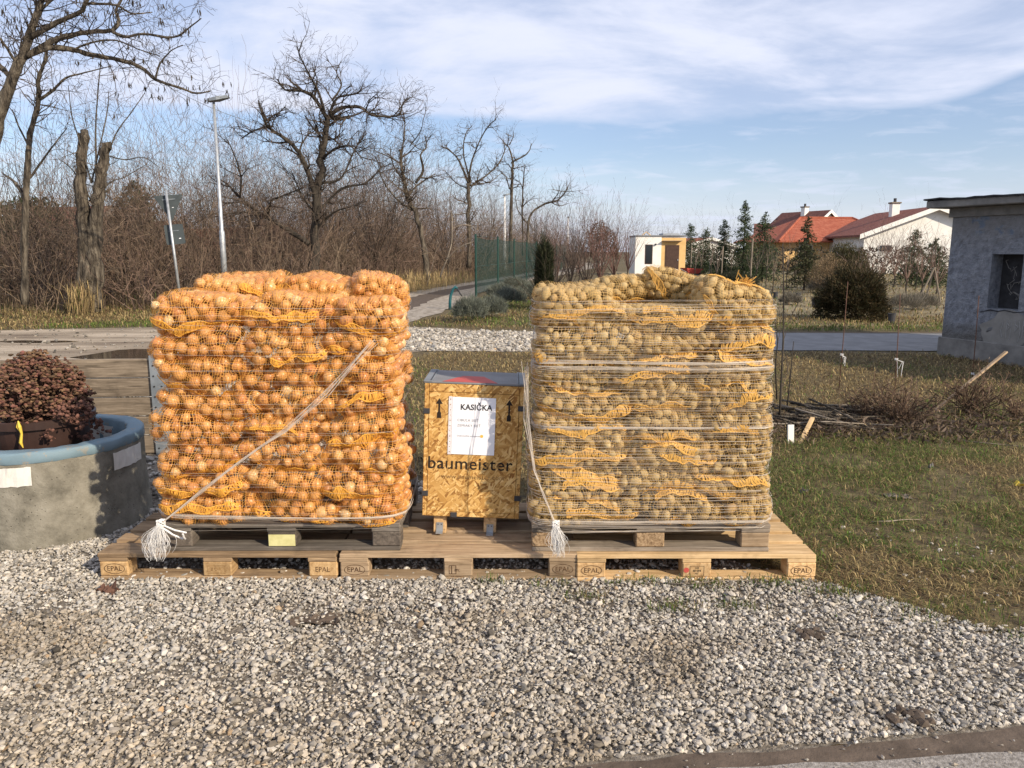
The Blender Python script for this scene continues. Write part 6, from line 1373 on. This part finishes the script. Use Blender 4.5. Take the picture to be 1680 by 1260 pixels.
r4 = random.Random(9)
stk = MB().tube([(-.5, 0, 0), (-.2, .03, .01), (.1, -.02, .006), (.5, .02, 0)], [.012, .010, .009, .005], 6).mesh('stick', M['bark'], True); stp = MB().tube([(-.5, 0, 0), (-.15, -.03, .01), (.2, .03, .0), (.5, -.02, .01)], [.010, .009, .007, .004], 6).mesh('stick', M['bark_pale'], True)
for k in range(64):
    px, py = r4.gauss(1352, 42), r4.gauss(692, 9); x, y = G(px, py); pale = r4.random() < .18; L = r4.uniform(.35, 1.1)
    o = link('stick', stp if pale else stk, None, (x, y, r4.uniform(.015, .10)), (r4.gauss(0, .12), r4.gauss(0, .10), r4.gauss(-.35, .55)), (L, 1, 1)); tag(o, 'pale peeled stick lying in the brush pile' if pale else 'dark bare stick lying in the brush pile', 'stick', 'dark sticks of the brush pile' if not pale else 'pale sticks of the brush pile')
for (px, py, L, rz, lab) in ((1590, 710, .55, -.1, 'thin pale stick lying right of the dead shrub'), (1655, 735, .7, -.5, 'thin pale twig at the right edge of the lawn'), (1470, 860, .32, .12, 'short straight straw lying on the lawn'), (1330, 668, .35, .5, 'curved bleached stick on top of the brush pile'), (1165, 962, .42, .1, 'thin straw in front of the new pallet')):
    x, y = G(px, py); tag(link('pale_stick', stp, None, (x, y, .022), (0, 0, rz), (L, .45, .45)), lab, 'stick')
n = 6000; X = rg.normal(3.4, .75, n); Y = rg.normal(3.35, .28, n); k = X > 2.25; X, Y = X[k], Y[k]
link('twig_litter', leafmass('twig_litter', X, Y, np.abs(rg.normal(.01, .03, len(X))), .035, [(.10, .07, .05), (.15, .11, .08), (.07, .05, .035)], rg))['kind'] = 'stuff'
def scrap(name, px, py, s, m, lab, seed, h=.02):
    x, y = G(px, py); r3 = random.Random(seed); mb = MB(); n = 7; V = [(s * (i / n - .5) * 2 + r3.gauss(0, s * .06), s * .5 * (j / 3 - .5) * 2 + r3.gauss(0, s * .05), .008 + abs(r3.gauss(0, h))) for i in range(n + 1) for j in range(4)]
    V += [(a, b, c - .003) for a, b, c in V]; m_ = 4 * (n + 1); F = [(i * 4 + j, (i + 1) * 4 + j, (i + 1) * 4 + j + 1, i * 4 + j + 1) for i in range(n) for j in range(3)]; F += [tuple(q + m_ for q in reversed(f)) for f in F]
    return tag(mb.add(V, F).build(name, M[m], None, (x, y, 0), (0, 0, r3.uniform(-.4, .4))), lab, 'litter')
scrap('white_litter', 1320, 810, .03, 'slab', 'crumpled white scrap in the grass right of the potato stack', 1); scrap('dark_rag', 1472, 816, .085, 'grey_wood', 'dark grey rag lying flat on the lawn', 2, .006)
scrap('pale_litter', 1527, 770, .022, 'slab', 'small pale scrap in the middle of the lawn', 3); scrap('yellow_leaf', 1677, 800, .05, 'tag_yellow', 'yellow leaf at the right edge of the lawn', 4)
scrap('flat_stone', 520, 1022, .10, 'mud', 'dark flat muddy stone in the gravel before the pallets', 5, .012); scrap('brown_leaf', 178, 975, .05, 'rust', 'rusty brown dead leaf on the gravel before the left pallet', 6, .02)
def clod(px, py, s, lab, seed):
    x, y = G(px, py); r3 = np.random.default_rng(seed); V0, F0 = ico(); VV, FF = [], []
    for k in range(26):
        q = V0 * (1 + r3.uniform(-.3, .3, (12, 1))) * s * r3.uniform(.10, .30) * np.array([1, 1, .6]); p = r3.normal(0, 1, 3) * np.array([s * .5, s * .28, 0]) + np.array([0, 0, .008]); VV.append(q + p); FF.append(F0 + 12 * k)
    return tag(link('dark_clod', npmesh('dark_clod', np.concatenate(VV), np.concatenate(FF), M['mud']), None, (x, y, .012)), lab, 'clod')
clod(1335, 1046, .075, 'dark clod of soil in the gravel at right', 7); clod(1490, 1185, .085, 'dark flat clod near the road edge', 8)
# teal hose hook, barrow, black pots, goat-like far things
tx_, ty_ = G(738, 508); tp = empty('teal_pump', (tx_, ty_, 0), (0, 0, 0), 'bent teal pipe standing left of the lavender', 'pipe')
mb = MB(); mb.tube([(0, 0, 0), (.01, 0, .25), (.03, 0, .40), (.10, 0, .58), (.17, 0, .64), (.22, 0, .60)], [.04, .04, .038, .036, .042, .032], 8); mb.build('spout', M['teal'], tp, smooth=True); MB().tube([(.22, 0, .60), (.30, .0, .46), (.36, 0, .38)], [.03, .022, .02], 8).build('handle', M['dark_tape'], tp, smooth=True)
bx, by = at(1135, 46); wb = empty('wheelbarrow', (bx, by, 0), (0, 0, R(20)), 'red wheelbarrow standing right of the hut', 'wheelbarrow'); mb = MB(); mb.add([(-.42, -.3, .35), (.30, -.3, .35), (.30, .3, .35), (-.42, .3, .35), (-.58, -.38, .68), (.55, -.38, .62), (.55, .38, .62), (-.58, .38, .68)], [(0, 3, 2, 1), (0, 1, 5, 4), (1, 2, 6, 5), (2, 3, 7, 6), (3, 0, 4, 7)]); mb.build('tray', M['red_paint'], wb)
MB().lathe([(.06, -.04), (.18, -.05), (.20, 0), (.18, .05), (.06, .04)], 16).build('wheel', M['dark_tape'], wb, (.55, 0, .2), (R(90), 0, 0))
for s in (-1, 1): MB().tube([(.55, s * .08, .2), (-.3, s * .25, .34), (-.95, s * .3, .62)], .02, 6).build('handle', M['steel'], wb); MB().tube([(-.3, s * .25, .33), (-.35, s * .27, .0)], .02, 6).build('leg', M['steel'], wb)
for i, (px, py) in enumerate(((1272, 491), (1291, 498), (1309, 493), (1336, 503), (1137, 470), (1142, 482), (1462, 532), (1152, 463), (1475, 452))):
    x, y = G(px, py); o = empty('black_pot', (x, y, 0), (0, 0, 0), ('black pot on dry garden soil between spruces and dark sapling', 'black pot on dry garden soil just left of the dark sapling', 'black pot on dry garden soil just right of the dark sapling', 'black pot on dry soil nearest the round evergreen', 'black pot below the red wheelbarrow', 'black pot behind the middle of the potato stack', 'black pot at the right foot of the round evergreen', 'black pot close to the hut door', 'black pot far back under the white house')[i], 'pot', 'black pots in the garden')
    MB().lathe([(0, 0), (.07, 0), (.085, .23), (.09, .23), (.09, .25), (.076, .25), (.07, .21), (0, .20)], 12).build('body', M['dark_tape'], o)
for i, (px, F, h) in enumerate(((1232, 40, 2.3), (1164, 46, 1.2), (1133, 50, 2.0), (1184, 41, 1.9))):
    x, y = at(px, F); tag(MB().tube([(0, 0, 0), (.02, 0, h)], .035, 6).build('garden_stake', M['bark_pale'], None, (x, y, 0)), ('tall pale garden stake before the bushy spruce', 'short pale garden stake right of the wheelbarrow', 'pale garden stake at the corner of the hut', 'pale garden stake between two slim spruces')[i], 'stake', 'pale garden stakes')
x, y = at(1533, 24); mb = MB()
for s in ((-.45, 0), (.35, .1), (0, .4)): mb.tube([(s[0], s[1], 0), (0, 0, 1.15)], .025, 6)
tag(mb.build('tripod_stakes', M['bark_pale'], None, (x, y, 0)), 'tripod of pale support stakes by the grey building', 'stake')
